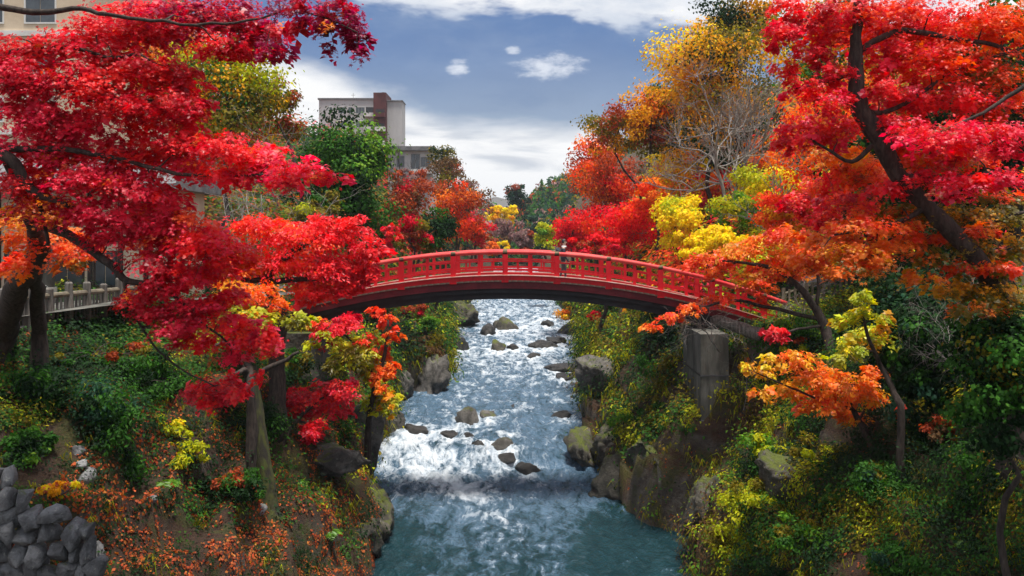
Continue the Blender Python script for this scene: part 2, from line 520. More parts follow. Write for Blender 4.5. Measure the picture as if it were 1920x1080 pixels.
R_PROF = {
    -10: [-1.5, 0.8, 2.6, 4.8, 7.0, 9.0, 10, 11, 12, 14, 18],
    15: [-1.5, 1.0, 3.0, 5.4, 8.0, 10.0, 10.8, 11.4, 12, 15, 20],
    22: [-1.5, 1.8, 3.3, 5.2, 7.4, 9.2, 10, 10.6, 12, 16, 22],
    27: [-1.5, 1.4, 2.5, 4.2, 6.6, 7.8, 8.8, 9.8, 12, 17, 24],
    31: [-1.5, 1.6, 2.8, 4.6, 7.2, 7.7, 8.4, 9.8, 13, 18, 26],
    38: [-1.5, 1.5, 3.0, 5.0, 7.6, 8.4, 9.4, 11, 15, 22, 30],
    50: [-1.2, 3.6, 5.6, 6.8, 8.0, 9.4, 11.5, 14.5, 20, 28, 36],
    75: [-0.6, 3.0, 4.8, 6.2, 7.6, 9.6, 13, 18, 25, 34, 42],
    120: [0.5, 2.6, 4.2, 5.6, 7.2, 9.6, 14, 20, 30, 42, 52],
    160: [2, 3.6, 5, 6.5, 8, 10, 13, 18, 27, 42, 60],
    260: [4, 5, 6, 8, 10, 14, 20, 27, 38, 58, 84],
    420: [6, 7, 8, 9, 10, 14, 20, 28, 42, 66, 96],
}


def prof(table, s, y):
    ks = sorted(table)
    A = np.array([table[k] for k in ks], float)
    i = np.clip(np.searchsorted(ks, y) - 1, 0, len(ks) - 2)
    t = np.clip((y - np.array(ks)[i]) / (np.array(ks)[i + 1] - np.array(ks)[i]), 0, 1)
    out = np.empty_like(s)
    for a in range(len(ks) - 1):
        mk = i == a
        if mk.any():
            out[mk] = np.interp(s[mk], S_KEYS, A[a]) * (1 - t[mk]) + np.interp(s[mk], S_KEYS, A[a + 1]) * t[mk]
    return out


YS = np.concatenate((np.arange(-8, 10, 1.0), np.arange(10, 62, 0.28), np.arange(62, 140, 1.0), np.arange(140, 421, 5.0)))
SS = np.concatenate((np.arange(0, 10, 0.2), np.arange(10, 24, 0.8), np.arange(24, 60, 3.0), np.arange(60, 181, 10.0)))


def bank(side):
    yy, ss = np.meshgrid(YS, SS, indexing='ij')
    y, s = yy.ravel(), ss.ravel()
    z = prof(L_PROF if side < 0 else R_PROF, s, y)
    x = (xl(y) - s) if side < 0 else (xr(y) + s)
    p = np.stack((x, y, z), 1)
    # rock ledges: steps of uneven height in the lower gorge
    nq = fbm(p * [0.33, 0.33, 0.2], 7 + side, 3) * 2.2
    st = 1.5
    q = z / st + nq
    fq = q - np.floor(q)
    qs = np.floor(q) + np.clip((fq - 0.30) / 0.40, 0, 1) ** 1.5
    wt = 0.8 * np.clip((y - 9) / 3, 0, 1) * np.clip((95 - y) / 20, 0, 1) * np.clip((z - 0.3) / 0.8, 0, 1) * np.clip((8.2 - z) / 1.2, 0, 1)
    z = z + ((qs - nq) * st - z) * wt
    p[:, 2] = z
    amp = np.interp(s, [0, 0.4, 4, 9, 40, 180], [0.45, 0.6, 0.62, 0.16, 0.5, 2.5])
    nx = fbm(p * [0.7, 0.7, 0.9], 3 + side, 5, 0.55) - 0.5
    nz = fbm(p * [0.6, 0.6, 0.6], 33 + side, 5, 0.55) - 0.5
    ny = fbm(p * 0.7, 63 + side, 4) - 0.5
    rid = 1 - np.abs(2 * fbm(p * [0.5, 0.5, 0.8], 90 + side, 4) - 1) * 2
    p[:, 0] += 2.0 * amp * nx - side * 0.35 * rid * np.clip(amp, 0, 0.6)
    p[:, 1] += 1.2 * amp * ny * (s < 20)
    p[:, 2] += 1.7 * amp * nz
    return p.reshape(len(YS), len(SS), 3)


def grid_faces(nr, nc, flip=False):
    i = np.arange(nr - 1)[:, None] * nc
    j = np.arange(nc - 1)[None]
    q = np.stack((i + j, i + j + 1, i + nc + j + 1, i + nc + j), -1).reshape(-1, 4)
    return q[:, ::-1] if flip else q


BANKS = {}
ALLV, ALLF = [], []
for side, nm in ((-1, 'bank_left'), (1, 'bank_right')):
    Gp = bank(side)
    BANKS[side] = Gp
    a = Acc()
    fq = grid_faces(len(YS), len(SS), side > 0)
    a.add(Gp.reshape(-1, 3), fq)
    o = obj(nm, a, M['ground'], smooth=True)
    tag(o, 'mossy rock and soil bank of the gorge, ' + ('left' if side < 0 else 'right') + ' side of the river', 'river bank', kind='structure')
    off = sum(len(v) for v in ALLV)
    ALLV.append(Gp.reshape(-1, 3))
    ALLF.append(fq + off)
BVH = BVHTree.FromPolygons(np.concatenate(ALLV).tolist(), np.concatenate(ALLF).tolist())

gnd = Acc()
gnd.add([(-9000, -3000, -3), (9000, -3000, -3), (9000, 15000, -3), (-9000, 15000, -3)], [(0, 1, 2, 3)])
tag(obj('ground', gnd, M['ground']), 'wide ground under the valley', 'ground', kind='structure')


def ground_z(x, y, default=8.0):
    r = BVH.ray_cast(Vector((x, y, 200)), Vector((0, 0, -1)))
    return r[0].z if r[0] is not None else default


def hit(px, py, default_d=25):
    """where the sight line of a photo pixel meets the banks"""
    d = Vector(((px - 960) / F, 1.0, (HZ - py) / F)).normalized()
    r = BVH.ray_cast(Vector((0, 6 , CZ + (HZ - py) / F * 6)) + Vector(((px - 960) / F * 6, 0, 0)), d)
    if r[0] is None:
        print('no ground under', px, py)
        return P(px, py, default_d), np.array((0, -0.5, 0.8))
    return np.array(r[0]), np.array(r[1])


# ------------------------------------------------------------------ river
def river():
    ys = np.concatenate((np.arange(-8, 18, 0.5), np.arange(18, 60, 0.12), np.arange(60, 130, 0.3), np.arange(130, 421, 4.0)))
    nc = 110
    u = np.linspace(0, 1, nc)
    yy, uu = np.meshgrid(ys, u, indexing='ij')
    y = yy.ravel()
    uu = uu.ravel()
    x = (xl(y) - 1.6) * (1 - uu) + (xr(y) + 1.6) * uu
    p2 = np.stack((x, y, np.zeros_like(x)), 1)
    # how rough and white the water is, along and across the river
    rough = np.interp(y, [0, 24, 28, 33, 36, 40, 48, 60, 130], [0.12, 0.16, 0.25, 0.55, 0.95, 0.8, 0.62, 0.85, 1.0])
    foam = np.interp(y, [0, 22, 26, 30, 34, 37, 40, 46, 54, 64, 80, 130], [0.06, 0.10, 0.14, 0.18, 0.26, 0.32, 0.32, 0.28, 0.33, 0.46, 0.50, 0.54])
    xc = (xl(y) + xr(y)) / 2
    # white tongue of the little cascade on the left, running down to the right
    tx = np.interp(y, [27, 31, 34, 37, 40, 42], [0.6, -0.6, -2.0, -3.6, -4.8, -5.6])
    tongue = np.exp(-((x - tx) / np.interp(y, [27, 33, 38, 42], [1.0, 1.3, 1.9, 1.4])) ** 2) * np.interp(y, [26, 31, 35, 39, 41.5, 43], [0, 0.22, 0.50, 0.42, 0.24, 0])
    foam = foam + tongue
    # calm dark pool under the right-hand rocks
    pool = np.clip(1 - np.hypot((x - 4.6) / 3.0, (y - 27.5) / 6.5), 0, 1)
    poolL = np.clip(1 - np.hypot((x + 4.2) / 1.8, (y - 28) / 5.0), 0, 1)
    foam = foam - 0.85 * pool - 0.5 * poolL - 0.10 * np.clip((x + 0.5) / 2.5, 0, 1) * np.interp(y, [28, 34, 48, 56], [0, 1, 1, 0]) - 0.05 * (y < 33)
    aer = np.interp(y, [0, 24, 30, 36, 60, 130], [0.42, 0.5, 0.62, 0.7, 0.8, 0.85]) + 0.3 * tongue - 1.1 * pool - 0.5 * poolL
    for (rpx, rpy, rrx, rry, _m, _l) in RIVER_ROCKS:
        rd_ = 30.0
        for _ in range(12):
            rd_ = float((CZ - water_z(rd_)) * F / (rpy + rry * 0.5 - HZ))
        rx_, rw = (rpx - 960) * rd_ / F, rrx * rd_ / F
        if rd_ < 27:
            continue
        foam = foam + 0.34 * np.exp(-((x - rx_) / (1.1 * rw)) ** 2) * np.exp(-((y - rd_ + 1.1 * rw) / (1.6 * rw + 0.35)) ** 2) + 0.2 * np.exp(-((x - rx_) / (1.5 * rw)) ** 2) * np.exp(-((y - rd_ - 0.8 * rw) / (0.5 * rw + 0.1)) ** 2)
    foam += 0.22 * (fbm(p2 * [0.35, 0.14, 1], 5, 3) - 0.5) * 2
    n1 = fbm(p2 * [0.55, 0.35, 1], 11, 4) - 0.5
    n2 = 1 - np.abs(2 * fbm(p2 * [1.5, 0.95, 1], 12, 4) - 1) * 1.6
    n3 = 1 - np.abs(2 * fbm(p2 * [3.6, 2.6, 1], 14, 3) - 1) * 1.6
    h = 0.36 * n1 * rough + 0.24 * (n2 - 0.5) * (0.16 + rough) + 0.10 * (n3 - 0.5) * (0.35 + rough) * np.interp(y, [0, 40, 60, 130], [1, 1, 0.45, 0.3])
    foam = foam + 0.16 * (n2 - 0.5) * rough
    h *= 1 - 0.75 * pool
    # the little step the cascade falls over
    sy = np.interp(x, [-8, -5, -2, 1, 4, 6], [39.4, 39.8, 38.6, 38.2, 37.6, 37.2])
    step = 0.42 / (1 + np.exp(-(y - sy) / 0.22)) * np.clip((3.4 - x) / 3, 0, 1)
    z = water_z(y) + h + step - 0.42 * np.clip((3.4 - x) / 3, 0, 1) * np.clip((y - 40) / 20, 0, 1) * (y > 40)
    a = Acc()
    a.add(np.stack((x, y, z), 1), grid_faces(len(ys), nc, True), np.stack((np.clip(foam * 0.92, 0, 1), np.clip(aer - 0.22 * np.clip((33 - y) / 6, 0, 1), 0, 1), 0 * foam), 1))
    o = obj('river', a, M['water'], smooth=True)
    tag(o, 'fast white-foamed river running through the gorge under the bridge', 'river', kind='structure')


# ------------------------------------------------------------------ the red bridge
BX0, BK, BZ = -0.2, 0.0163, 9.15          # crown position, curvature, crown deck height
BL, BR = -8.9, 10.95                      # ends
BY0, BY1 = 32.0, 35.0                     # near and far face


def deck_z(x):
    return BZ - BK * (np.asarray(x, float) - BX0) ** 2


def swept(x0, x1, y0, y1, z0, z1, n=60):
    """a bar of rectangular section that follows the arch"""
    x = np.linspace(x0, x1, n)
    z = deck_z(x)
    v = np.stack([np.stack((x, np.full(n, yy), z + zz), 1) for yy, zz in ((y0, z0), (y1, z0), (y1, z1), (y0, z1))], 1).reshape(-1, 3)
    i = np.arange(n - 1)[:, None] * 4
    j = np.arange(4)[None]
    q = np.stack((i + j, i + j + 4, i + (j + 1) % 4 + 4, i + (j + 1) % 4), -1).reshape(-1, 4)
    a = Acc()
    a.add(v, q)
    a.f.append(np.array([[0, 1, 2, 3]]))
    m = (n - 1) * 4
    a.f.append(np.array([[m + 3, m + 2, m + 1, m]]))
    return a


def bridge():
    t = empty('arched_bridge', (BX0, 33.5, 0), 'red lacquered arched footbridge with railings spanning the gorge', 'bridge')
    for k, yc in enumerate((BY0 + 0.14, BY1 - 0.14)):
        s = -1 if k == 0 else 1
        obj('kerb_beam', swept(BL, BR, yc - 0.13, yc + 0.13, -0.02, 0.21), M['red'], t)
        obj('highlight_ledge', swept(BL + 0.4, BR - 0.2, yc - 0.15 + s * 0.04, yc + 0.15 + s * 0.04, 0.213, 0.245), M['red_highlight'], t)  # pale strip carrying the painted sun highlight
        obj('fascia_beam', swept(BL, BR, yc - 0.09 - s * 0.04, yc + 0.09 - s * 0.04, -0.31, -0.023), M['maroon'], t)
        obj('lower_rail', swept(BL, BR, yc - 0.045, yc + 0.045, 0.40, 0.49), M['red'], t)
        obj('middle_rail', swept(BL, BR, yc - 0.04, yc + 0.04, 0.76, 0.825), M['red'], t)
        x = np.linspace(BL - 0.1, BR + 0.1, 70)
        h = Acc().tube(np.stack((x, np.full(70, yc), deck_z(x) + 1.14), 1), 0.088, 10)
        obj('handrail', h, M['red_top'], t, smooth=True)
        # main posts with dark metal bands, slender struts between
        px = np.arange(-8.6, 10.9, 2.08)
        for j, xx in enumerate(px):
            z = float(deck_z(xx))
            post = obj('post', Acc().box((xx - 0.10, yc - 0.10, z + 0.2), (xx + 0.10, yc + 0.10, z + 1.06)).box((xx - 0.14, yc - 0.145, z - 0.06), (xx + 0.14, yc + 0.145, z + 0.2)), M['red'], t)
            obj('metal_band', Acc().tube([(xx - 0.09, yc, z + 1.14), (xx + 0.09, yc, z + 1.14)], 0.097, 10), M['brass'], post)
            for q in (0.5,):
                xs = xx + 2.08 * q
                if xs < BR - 0.3:
                    zs = float(deck_z(xs))
                    obj('strut', Acc().box((xs - 0.06, yc - 0.05, zs + 0.2), (xs + 0.06, yc + 0.05, zs + 1.06)), M['red'], t)
            for q in (0.25, 0.75):
                xs = xx + 2.08 * q
                if xs < BR - 0.3:
                    zs = float(deck_z(xs))
                    obj('baluster', Acc().box((xs - 0.035, yc - 0.03, zs + 0.485), (xs + 0.035, yc + 0.03, zs + 0.765)), M['red'], t)
    pm = Acc().box((-0.115, -1.5, -0.03), (0.115, 1.5, 0.03)).mesh('plank')
    pm.materials.append(M['deck'])
    for xx in np.arange(BL + 0.12, BR - 0.1, 0.24):
        o = bpy.data.objects.new('plank', pm)
        COL.objects.link(o)
        o.parent = t
        o.location = (xx - BX0, 0, float(deck_z(xx)) - 0.003)
        o.rotation_euler = (0, math.atan(2 * BK * (xx - BX0)), 0)
    for yc in (BY0 + 0.55, 33.5, BY1 - 0.55):
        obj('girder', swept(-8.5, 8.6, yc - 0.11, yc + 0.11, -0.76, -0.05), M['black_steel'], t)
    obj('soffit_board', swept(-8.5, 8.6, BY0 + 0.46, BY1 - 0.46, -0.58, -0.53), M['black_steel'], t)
    for yc in (BY0 + 0.32, BY1 - 0.32):
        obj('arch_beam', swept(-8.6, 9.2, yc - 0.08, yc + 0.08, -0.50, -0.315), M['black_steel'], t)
    for xx in np.arange(-7.5, 8.5, 2.08):
        z = float(deck_z(xx))
        obj('cross_beam', Acc().box((xx - 0.08, BY0 + 0.48, z - 0.74), (xx + 0.08, BY1 - 0.48, z - 0.60)), M['black_steel'], t)


bridge()


def battered(lo, hi, lean, seed, cuts=10, rough=0.05):
    """a tapering masonry or concrete body with uneven faces"""
    a = Acc()
    n = cuts
    x0, y0, z0 = lo
    x1, y1, z1 = hi
    per = []
    for i in range(n):
        per.append((x0 + (x1 - x0) * i / n, y0))
    for i in range(n):
        per.append((x1, y0 + (y1 - y0) * i / n))
    for i in range(n):
        per.append((x1 - (x1 - x0) * i / n, y1))
    for i in range(n):
        per.append((x0, y1 - (y1 - y0) * i / n))
    per = np.array(per)
    m = 26
    vs = []
    cx, cy = (x0 + x1) / 2, (y0 + y1) / 2
    for k in range(m):
        t = k / (m - 1)
        sc = 1 + lean * (1 - t)
        q = np.stack((cx + (per[:, 0] - cx) * sc, cy + (per[:, 1] - cy) * sc, np.full(len(per), z0 + (z1 - z0) * t)), 1)
        vs.append(q)
    v = np.concatenate(vs)
    nn = fbm(v * 1.3, seed, 4) - 0.5
    d = v - np.array((cx, cy, 0))
    d[:, 2] = 0
    v = v + unit(d) * (nn * 2 * rough)[:, None]
    K = len(per)
    i = np.arange(m - 1)[:, None] * K
    j = np.arange(K)[None]
    a.add(v, np.stack((i + j, i + (j + 1) % K, i + K + (j + 1) % K, i + K + j), -1).reshape(-1, 4))
    a.f.append(np.array([[(m - 1) * K + x for x in range(K)]]))
    return a


def abutments():
    t = empty('bridge_pier', (8.3, 32.5, 1), 'tall streaked concrete pier under the end of the red bridge beside orange bushes', 'pier')
    obj('shaft', battered((7.2, 30.5, -0.5), (8.25, 33.6, 7.2), 0.05, 4, rough=0.06), M['concrete'], t)
    for zz in (2.2, 3.9, 5.6):
        obj('joint_band', battered((7.17, 30.47, zz), (8.28, 33.63, zz + 0.05), 0.05 * (7.16 - zz) / 7.16, 4, rough=0.06), M['dark'], t)
    t = empty('bridge_abutment', (-9.2, 33.2, 3), 'shaded stone abutment under the bridge end among red maples', 'abutment')
    obj('body', battered((-11.0, 31.6, 2.0), (-7.9, 35.0, 7.1), 0.05, 9, rough=0.2), M['rock_mossy'], t)
    o = obj('retaining_block', boulder((5.75, 31.9, 0.9), (1.25, 1.9, 2.9), 77, 8, 4, 0.24, 2.0, 0.42, False), M['rock_mossy'], base=(6, 32, 0), smooth=True)
    tag(o, 'dark vertical block of rock at the water edge below the concrete pier', 'rock block')
    a = Acc()
    n = 14
    x = np.linspace(0, 1, n)
    p0, p1 = P(1335, 596, 29.5), P(1425, 628, 29.0)
    pts = p0[None] * (1 - x[:, None]) + p1[None] * x[:, None]
    a.tube(pts + (fbm(np.stack((x * 5, x, x), 1), 3) - 0.5)[:, None] * 0.1, np.interp(x, [0, 0.1, 1], [0.10, 0.2, 0.26]), 9)
    tag(obj('fallen_log', a, M['timber_grey'], base=p0, smooth=True), 'bare brown fallen log lying under the lower end of the bridge', 'log')


# ------------------------------------------------------------------ buildings
def box_part(name, lo, hi, mat, parent):
    return obj(name, Acc().box(lo, hi), mat, parent)


def window_part(x0, x1, z0, z1, y, parent, frame=0.08, fm='white', bars=1):
    w = obj('window', Acc().box((x0 - frame, y - 0.05, z0 - frame), (x1 + frame, y - 0.002, z0)).box((x0 - frame, y - 0.05, z1), (x1 + frame, y - 0.002, z1 + frame))
            .box((x0 - frame, y - 0.047, z0 + 0.001), (x0, y - 0.003, z1 - 0.001)).box((x1, y - 0.047, z0 + 0.001), (x1 + frame, y - 0.003, z1 - 0.001)), M[fm], parent)
    for k in range(bars + 1):
        a = x0 + (x1 - x0) * k / (bars + 1)
        b = x0 + (x1 - x0) * (k + 1) / (bars + 1)
        obj('pane', Acc().box((a + 0.02, y - 0.03, z0 + 0.01), (b - 0.02, y - 0.004, z1 - 0.01)), M['glass'], w)


def hotel():
    d = 165.0
    k = d / F
    X = lambda px: (px - 960) * k
    Z = lambda py: CZ + (HZ - py) * k
    t = empty('hotel_building', (X(680), d, 20), 'grey multi-storey hotel with red-brown stair tower high above the trees', 'building')
    box_part('wall', (X(598), d, 16), (X(703), d + 6, Z(187)), M['hotel'], t)
    box_part('wall', (X(727), d - 0.6, 16), (X(755), d + 4, Z(191)), M['hotel'], t)
    box_part('parapet', (X(596), d - 0.25, Z(187) + 0.005), (X(703) - 0.02, d + 6.2, Z(184)), M['roofgrey'], t)
    box_part('parapet', (X(727) + 0.02, d - 0.85, Z(191) + 0.005), (X(756), d + 4.2, Z(189)), M['roofgrey'], t)
    tw = box_part('stair_tower', (X(703.5), d - 2.2, 16), (X(727), d + 5, Z(177)), M['redbrown'], t)
    obj('water_tank', Acc().tube([(X(716), d + 2, Z(177) + 0.003), (X(716), d + 2, Z(171)), (X(716), d + 2, Z(170))], [0.62, 0.62, 0.3], 12), M['dark'], t)
    obj('aerial', Acc().tube([(X(655), d + 4, Z(184)), (X(655), d + 4, Z(168))], 0.05, 5).tube([(X(651), d + 4, Z(172)), (X(659), d + 4, Z(172))], 0.04, 5), M['roofgrey'], t)
    for r, zc in enumerate((206, 232, 258)):
        zt = Z(zc - 5)
        zb = Z(zc + 7)
        for (a, b) in ((618, 623), (634, 648), (653, 661), (667, 684)):
            window_part(X(a), X(b), zb, zt, d, t, 0.12, 'white', 2 if b - a > 10 else 0)
        # balcony bay next to the tower
        box_part('balcony_shade_panel', (X(686), d - 0.06, Z(zc + 8)), (X(702), d - 0.004, Z(zc - 5)), M['dark'], t)  # flat dark panel, painted shade in place of a real recess
        box_part('balcony', (X(684), d - 1.4, Z(zc + 14)), (X(703), d - 0.01, Z(zc + 7)), M['white'], t)
        # landings in the tower
        box_part('landing_shade_panel', (X(708), d - 2.26, Z(zc + 9)), (X(724), d - 2.205, Z(zc + 2)), M['dark'], t)  # flat dark panel, painted shade in place of a real opening
        box_part('landing_parapet', (X(707), d - 2.9, Z(zc + 17)), (X(726), d - 2.27, Z(zc + 9)), M['white' if r else 'redbrown'], t)

    # lower grey annex half behind the russet trees
    d2 = 118.0
    k2 = d2 / F
    X2 = lambda px: (px - 960) * k2
    Z2 = lambda py: CZ + (HZ - py) * k2
    t = empty('annex_building', (X2(770), d2, 16), 'low pale grey annex with flat roof half hidden below the hotel', 'building')
    box_part('wall', (X2(728), d2, 14), (X2(812), d2 + 6, Z2(283)), M['hotel'], t)
    box_part('roof', (X2(726), d2 - 0.8, Z2(283) + 0.004), (X2(816), d2 + 6.5, Z2(275)), M['roofgrey'], t)
    for (a, b, z0, z1) in ((745, 757, 312, 294), (772, 786, 316, 290), (790, 806, 312, 296)):
        window_part(X2(a), X2(b), Z2(z0), Z2(z1), d2, t, 0.1, 'roofgrey', 1)
    box_part('ledge', (X2(770), d2 - 1.0, Z2(326)), (X2(810), d2 - 0.01, Z2(318)), M['white'], t)


hotel()


def houses():
    # cream house beside the path
    x0, x1, y0, y1 = -24.0, -13.3, 31.5, 34.6
    t = empty('cream_house', (-17, 34, 8.5), 'cream walled house with dark posts behind the log fence', 'house')
    box_part('wall', (x0, y0, 7.5), (x1, y1, 13.0), M['cream'], t)
    for xx in (-20.2, -18.4, -16.6, -15.4, -14.4, -13.45):
        box_part('timber_post', (xx - 0.09, y0 - 0.06, 7.5), (xx + 0.09, y0 - 0.003, 12.9), M['bark'], t)
    box_part('timber_band', (x0, y0 - 0.09, 10.7), (x1, y0 - 0.062, 10.95), M['bark'], t)
    a = Acc()
    a.add([(x0 - 0.9, y0 - 1.1, 12.75), (x1 + 0.5, y0 - 1.1, 12.75), (x1 + 0.5, y1 + 1.1, 12.75), (x0 - 0.9, y1 + 1.1, 12.75),
           (x0 - 0.9, y0 - 1.1, 12.95), (x1 + 0.5, y0 - 1.1, 12.95), (x1 + 0.5, y1 + 1.1, 12.95), (x0 - 0.9, y1 + 1.1, 12.95),
           (x0 - 0.9, 33.0, 14.4), (x1 + 0.5, 33.0, 14.4)],
          [(0, 3, 2, 1), (0, 1, 5, 4), (2, 3, 7, 6), (4, 5, 9, 8), (6, 7, 8, 9)])
    a.f.append(np.array([[1, 2, 6], [5, 6, 9], [3, 0, 4], [7, 4, 8]]))
    a.f.append(np.array([[1, 6, 5], [3, 4, 7]]))
    obj('roof', a, M['roofgrey'], t)
    for (a_, b_) in ((-19.9, -18.7), (-18.1, -16.9), (-16.4, -15.6)):
        window_part(a_, b_, 9.0, 10.3, y0, t, 0.07, 'bark', 1)
    # taller beige building behind the maple
    x0, x1, y0, y1 = -60.0, -27.5, 52.0, 66.0
    t = empty('beige_building', (-40, 58, 9), 'tall beige building glimpsed through the red maple at upper left', 'building')
    box_part('wall', (x0, y0, 6), (x1, y1, 30), M['cream'], t)
    box_part('roof', (x0 - 0.4, y0 - 0.4, 30.004), (x1 + 0.4, y1 + 0.4, 30.5), M['roofgrey'], t)
    for zz in (12, 15.2, 18.4, 21.6, 24.8):
        for xx in np.arange(-52, -29, 3.4):
            window_part(xx, xx + 1.9, zz, zz + 1.5, y0, t, 0.1, 'white', 1)
        box_part('floor_band', (x0, y0 - 0.12, zz - 0.9), (x1, y0 - 0.003, zz - 0.55), M['white'], t)
    # little roofed shelter near the bridge end on the other bank
    c = P(1541, 560, 36)
    t = empty('roadside_shelter', (c[0], c[1], 7.5), 'small dark roofed shelter behind the pale fence at bridge end', 'shelter')
    for sx in (-0.75, 0.75):
        for sy in (-0.5, 0.5):
            box_part('post', (c[0] + sx - 0.05, c[1] + sy - 0.05, 7.0), (c[0] + sx + 0.05, c[1] + sy + 0.05, 8.7), M['bark'], t)
    box_part('back_panel', (c[0] - 0.7, c[1] + 0.42, 7.4), (c[0] + 0.7, c[1] + 0.46, 8.6), M['dark'], t)
    a = Acc()
    a.add([(c[0] - 1, c[1] - 0.8, 8.7), (c[0] + 1, c[1] - 0.8, 8.7), (c[0] + 1, c[1] + 0.8, 8.7), (c[0] - 1, c[1] + 0.8, 8.7), (c[0] - 1, c[1], 9.15), (c[0] + 1, c[1], 9.15)],
          [(0, 1, 5, 4), (2, 3, 4, 5), (0, 3, 2, 1)])
    a.f.append(np.array([[1, 2, 5], [3, 0, 4]]))
    obj('roof', a, M['roofgrey'], t)


houses()


def path_and_fences():
    # terrace path along the left bank
    pts = [(-13.6, 16), (-13.4, 20), (-12.4, 25), (-11.0, 30), (-9.6, 33.5)]
    a = Acc()
    v = []
    for (x, y) in pts:
        for ox in (-1.1, 1.1):
            v.append((x + ox, y, 8.95 if y < 28 else 8.6))
    a.add(v, grid_faces(len(pts), 2, True))
    tag(obj('path', a, M['concrete']), 'pale footpath along the terrace behind the log fence', 'path', kind='structure')
    # log fence on the left terrace
    p0, p1 = P(8, 628, 19.5), P(250, 590, 26.0)
    ln = np.linalg.norm(p1 - p0)
    n = 8
    t = empty('log_fence', p0, 'weathered log post fence with pale rail on the terrace, shaded by red maple', 'fence')
    for i in range(n):
        q = p0 + (p1 - p0) * i / (n - 1)
        h = 1.15 + 0.08 * math.sin(i * 2.3)
        obj('post', Acc().tube([q + (0, 0, -0.5), q + (0, 0, h - 0.04), q + (0.0, 0, h)], [0.115, 0.105, 0.07], 10), M['timber_grey'], t, smooth=False)
    for i in range(n - 1):
        a_, b_ = p0 + (p1 - p0) * i / (n - 1), p0 + (p1 - p0) * (i + 1) / (n - 1)
        obj('rail', Acc().tube([a_ + (0, 0, 0.86), b_ + (0, 0, 0.86)], 0.075, 8), M['timber_pale'], t)
        obj('bottom_rail', Acc().tube([a_ + (0, 0, 0.12), b_ + (0, 0, 0.12)], 0.05, 6), M['timber_grey'], t)
        for j in range(1, 5):
            q = a_ + (b_ - a_) * j / 5
            obj('picket', Acc().tube([q + (0, 0, 0.05), q + (0, 0, 0.82)], 0.035, 6), M['timber_grey'], t)
    # utility pole between fence and house
    c = P(90, 560, 24)
    t = empty('utility_pole', c, 'grey concrete pole standing behind the log fence', 'pole')
    obj('shaft', Acc().tube([c + (0, 0, -0.8), c + (0, 0, 2.5), c + (0, 0, 7)], [0.19, 0.17, 0.14], 12), M['concrete'], t, smooth=True)
    obj('base_collar', Acc().tube([c + (0, 0, -0.5), c + (0, 0, 0.35)], 0.24, 12), M['concrete'], t, smooth=True)
    # white picket fence at the right bridge end
    p0, p1 = P(1468, 590, 33.0), P(1585, 582, 34.0)
    for q_ in (p0, p1):
        q_[2] = max(q_[2], ground_z(q_[0], q_[1]) + 0.12)
    t = empty('picket_fence', p0, 'pale grey picket fence beside the lower end of the red bridge', 'fence')
    for zz in (0.25, 0.85):
        a_ = p0 + (0, 0, zz)
        b_ = p1 + (0, 0, zz)
        obj('rail', Acc().tube([a_, b_], 0.05, 6), M['timber_pale'], t)
    for i in range(12):
        q = p0 + (p1 - p0) * i / 11
        big = i % 4 == 0
        obj('post' if big else 'picket', Acc().box(q + (-0.07 if big else -0.045, -0.1, -0.6 if big else 0.05), q + (0.07 if big else 0.045, -0.055, 1.1 if big else 0.98)), M['timber_pale'], t)


path_and_fences()


# ------------------------------------------------------------------ stones
def ico(sub=3):
    import bmesh
    bm = bmesh.new()
    bmesh.ops.create_icosphere(bm, subdivisions=sub, radius=1)
    v = np.array([x.co[:] for x in bm.verts])
    f = np.array([[x.index for x in fc.verts] for fc in bm.faces])
    bm.free()
    return v, f


ICO3, ICO4 = ico(3), ico(4)


def boulder(c, r, seed, cuts=7, sub=3, rough=0.28, freq=1.0, boxy=1.0, spin=True):
    rg = np.random.default_rng(seed)
    v, f = ICO3 if sub == 3 else ICO4
    v = np.sign(v) * np.abs(v) ** boxy
    for _ in range(cuts):                      # planes shear the ball into facets
        n = unit(rg.normal(size=3))
        h = rg.uniform(0.5, 0.85)
        s = v @ n
        v = v - np.outer(np.maximum(s - h, 0) * 0.92, n)
    nn = fbm(v * 1.6 * freq + seed * 3.1, seed, 6, 0.58) - 0.5
    rd = np.abs(fbm(v * 2.4 * freq + seed * 1.7, seed + 50, 4) - 0.5)
    v = v * (1 + rough * 2 * nn - rough * 1.1 * np.clip(0.14 - rd, 0, 1) * 3)[:, None]
    a = rg.uniform(0, 6.28) if spin else 0.0
    R = np.array(((math.cos(a), -math.sin(a), 0), (math.sin(a), math.cos(a), 0), (0, 0, 1)))
    v = (v * np.asarray(r)) @ R.T + np.asarray(c)
    ac = Acc()
    ac.add(v, f)
    return ac


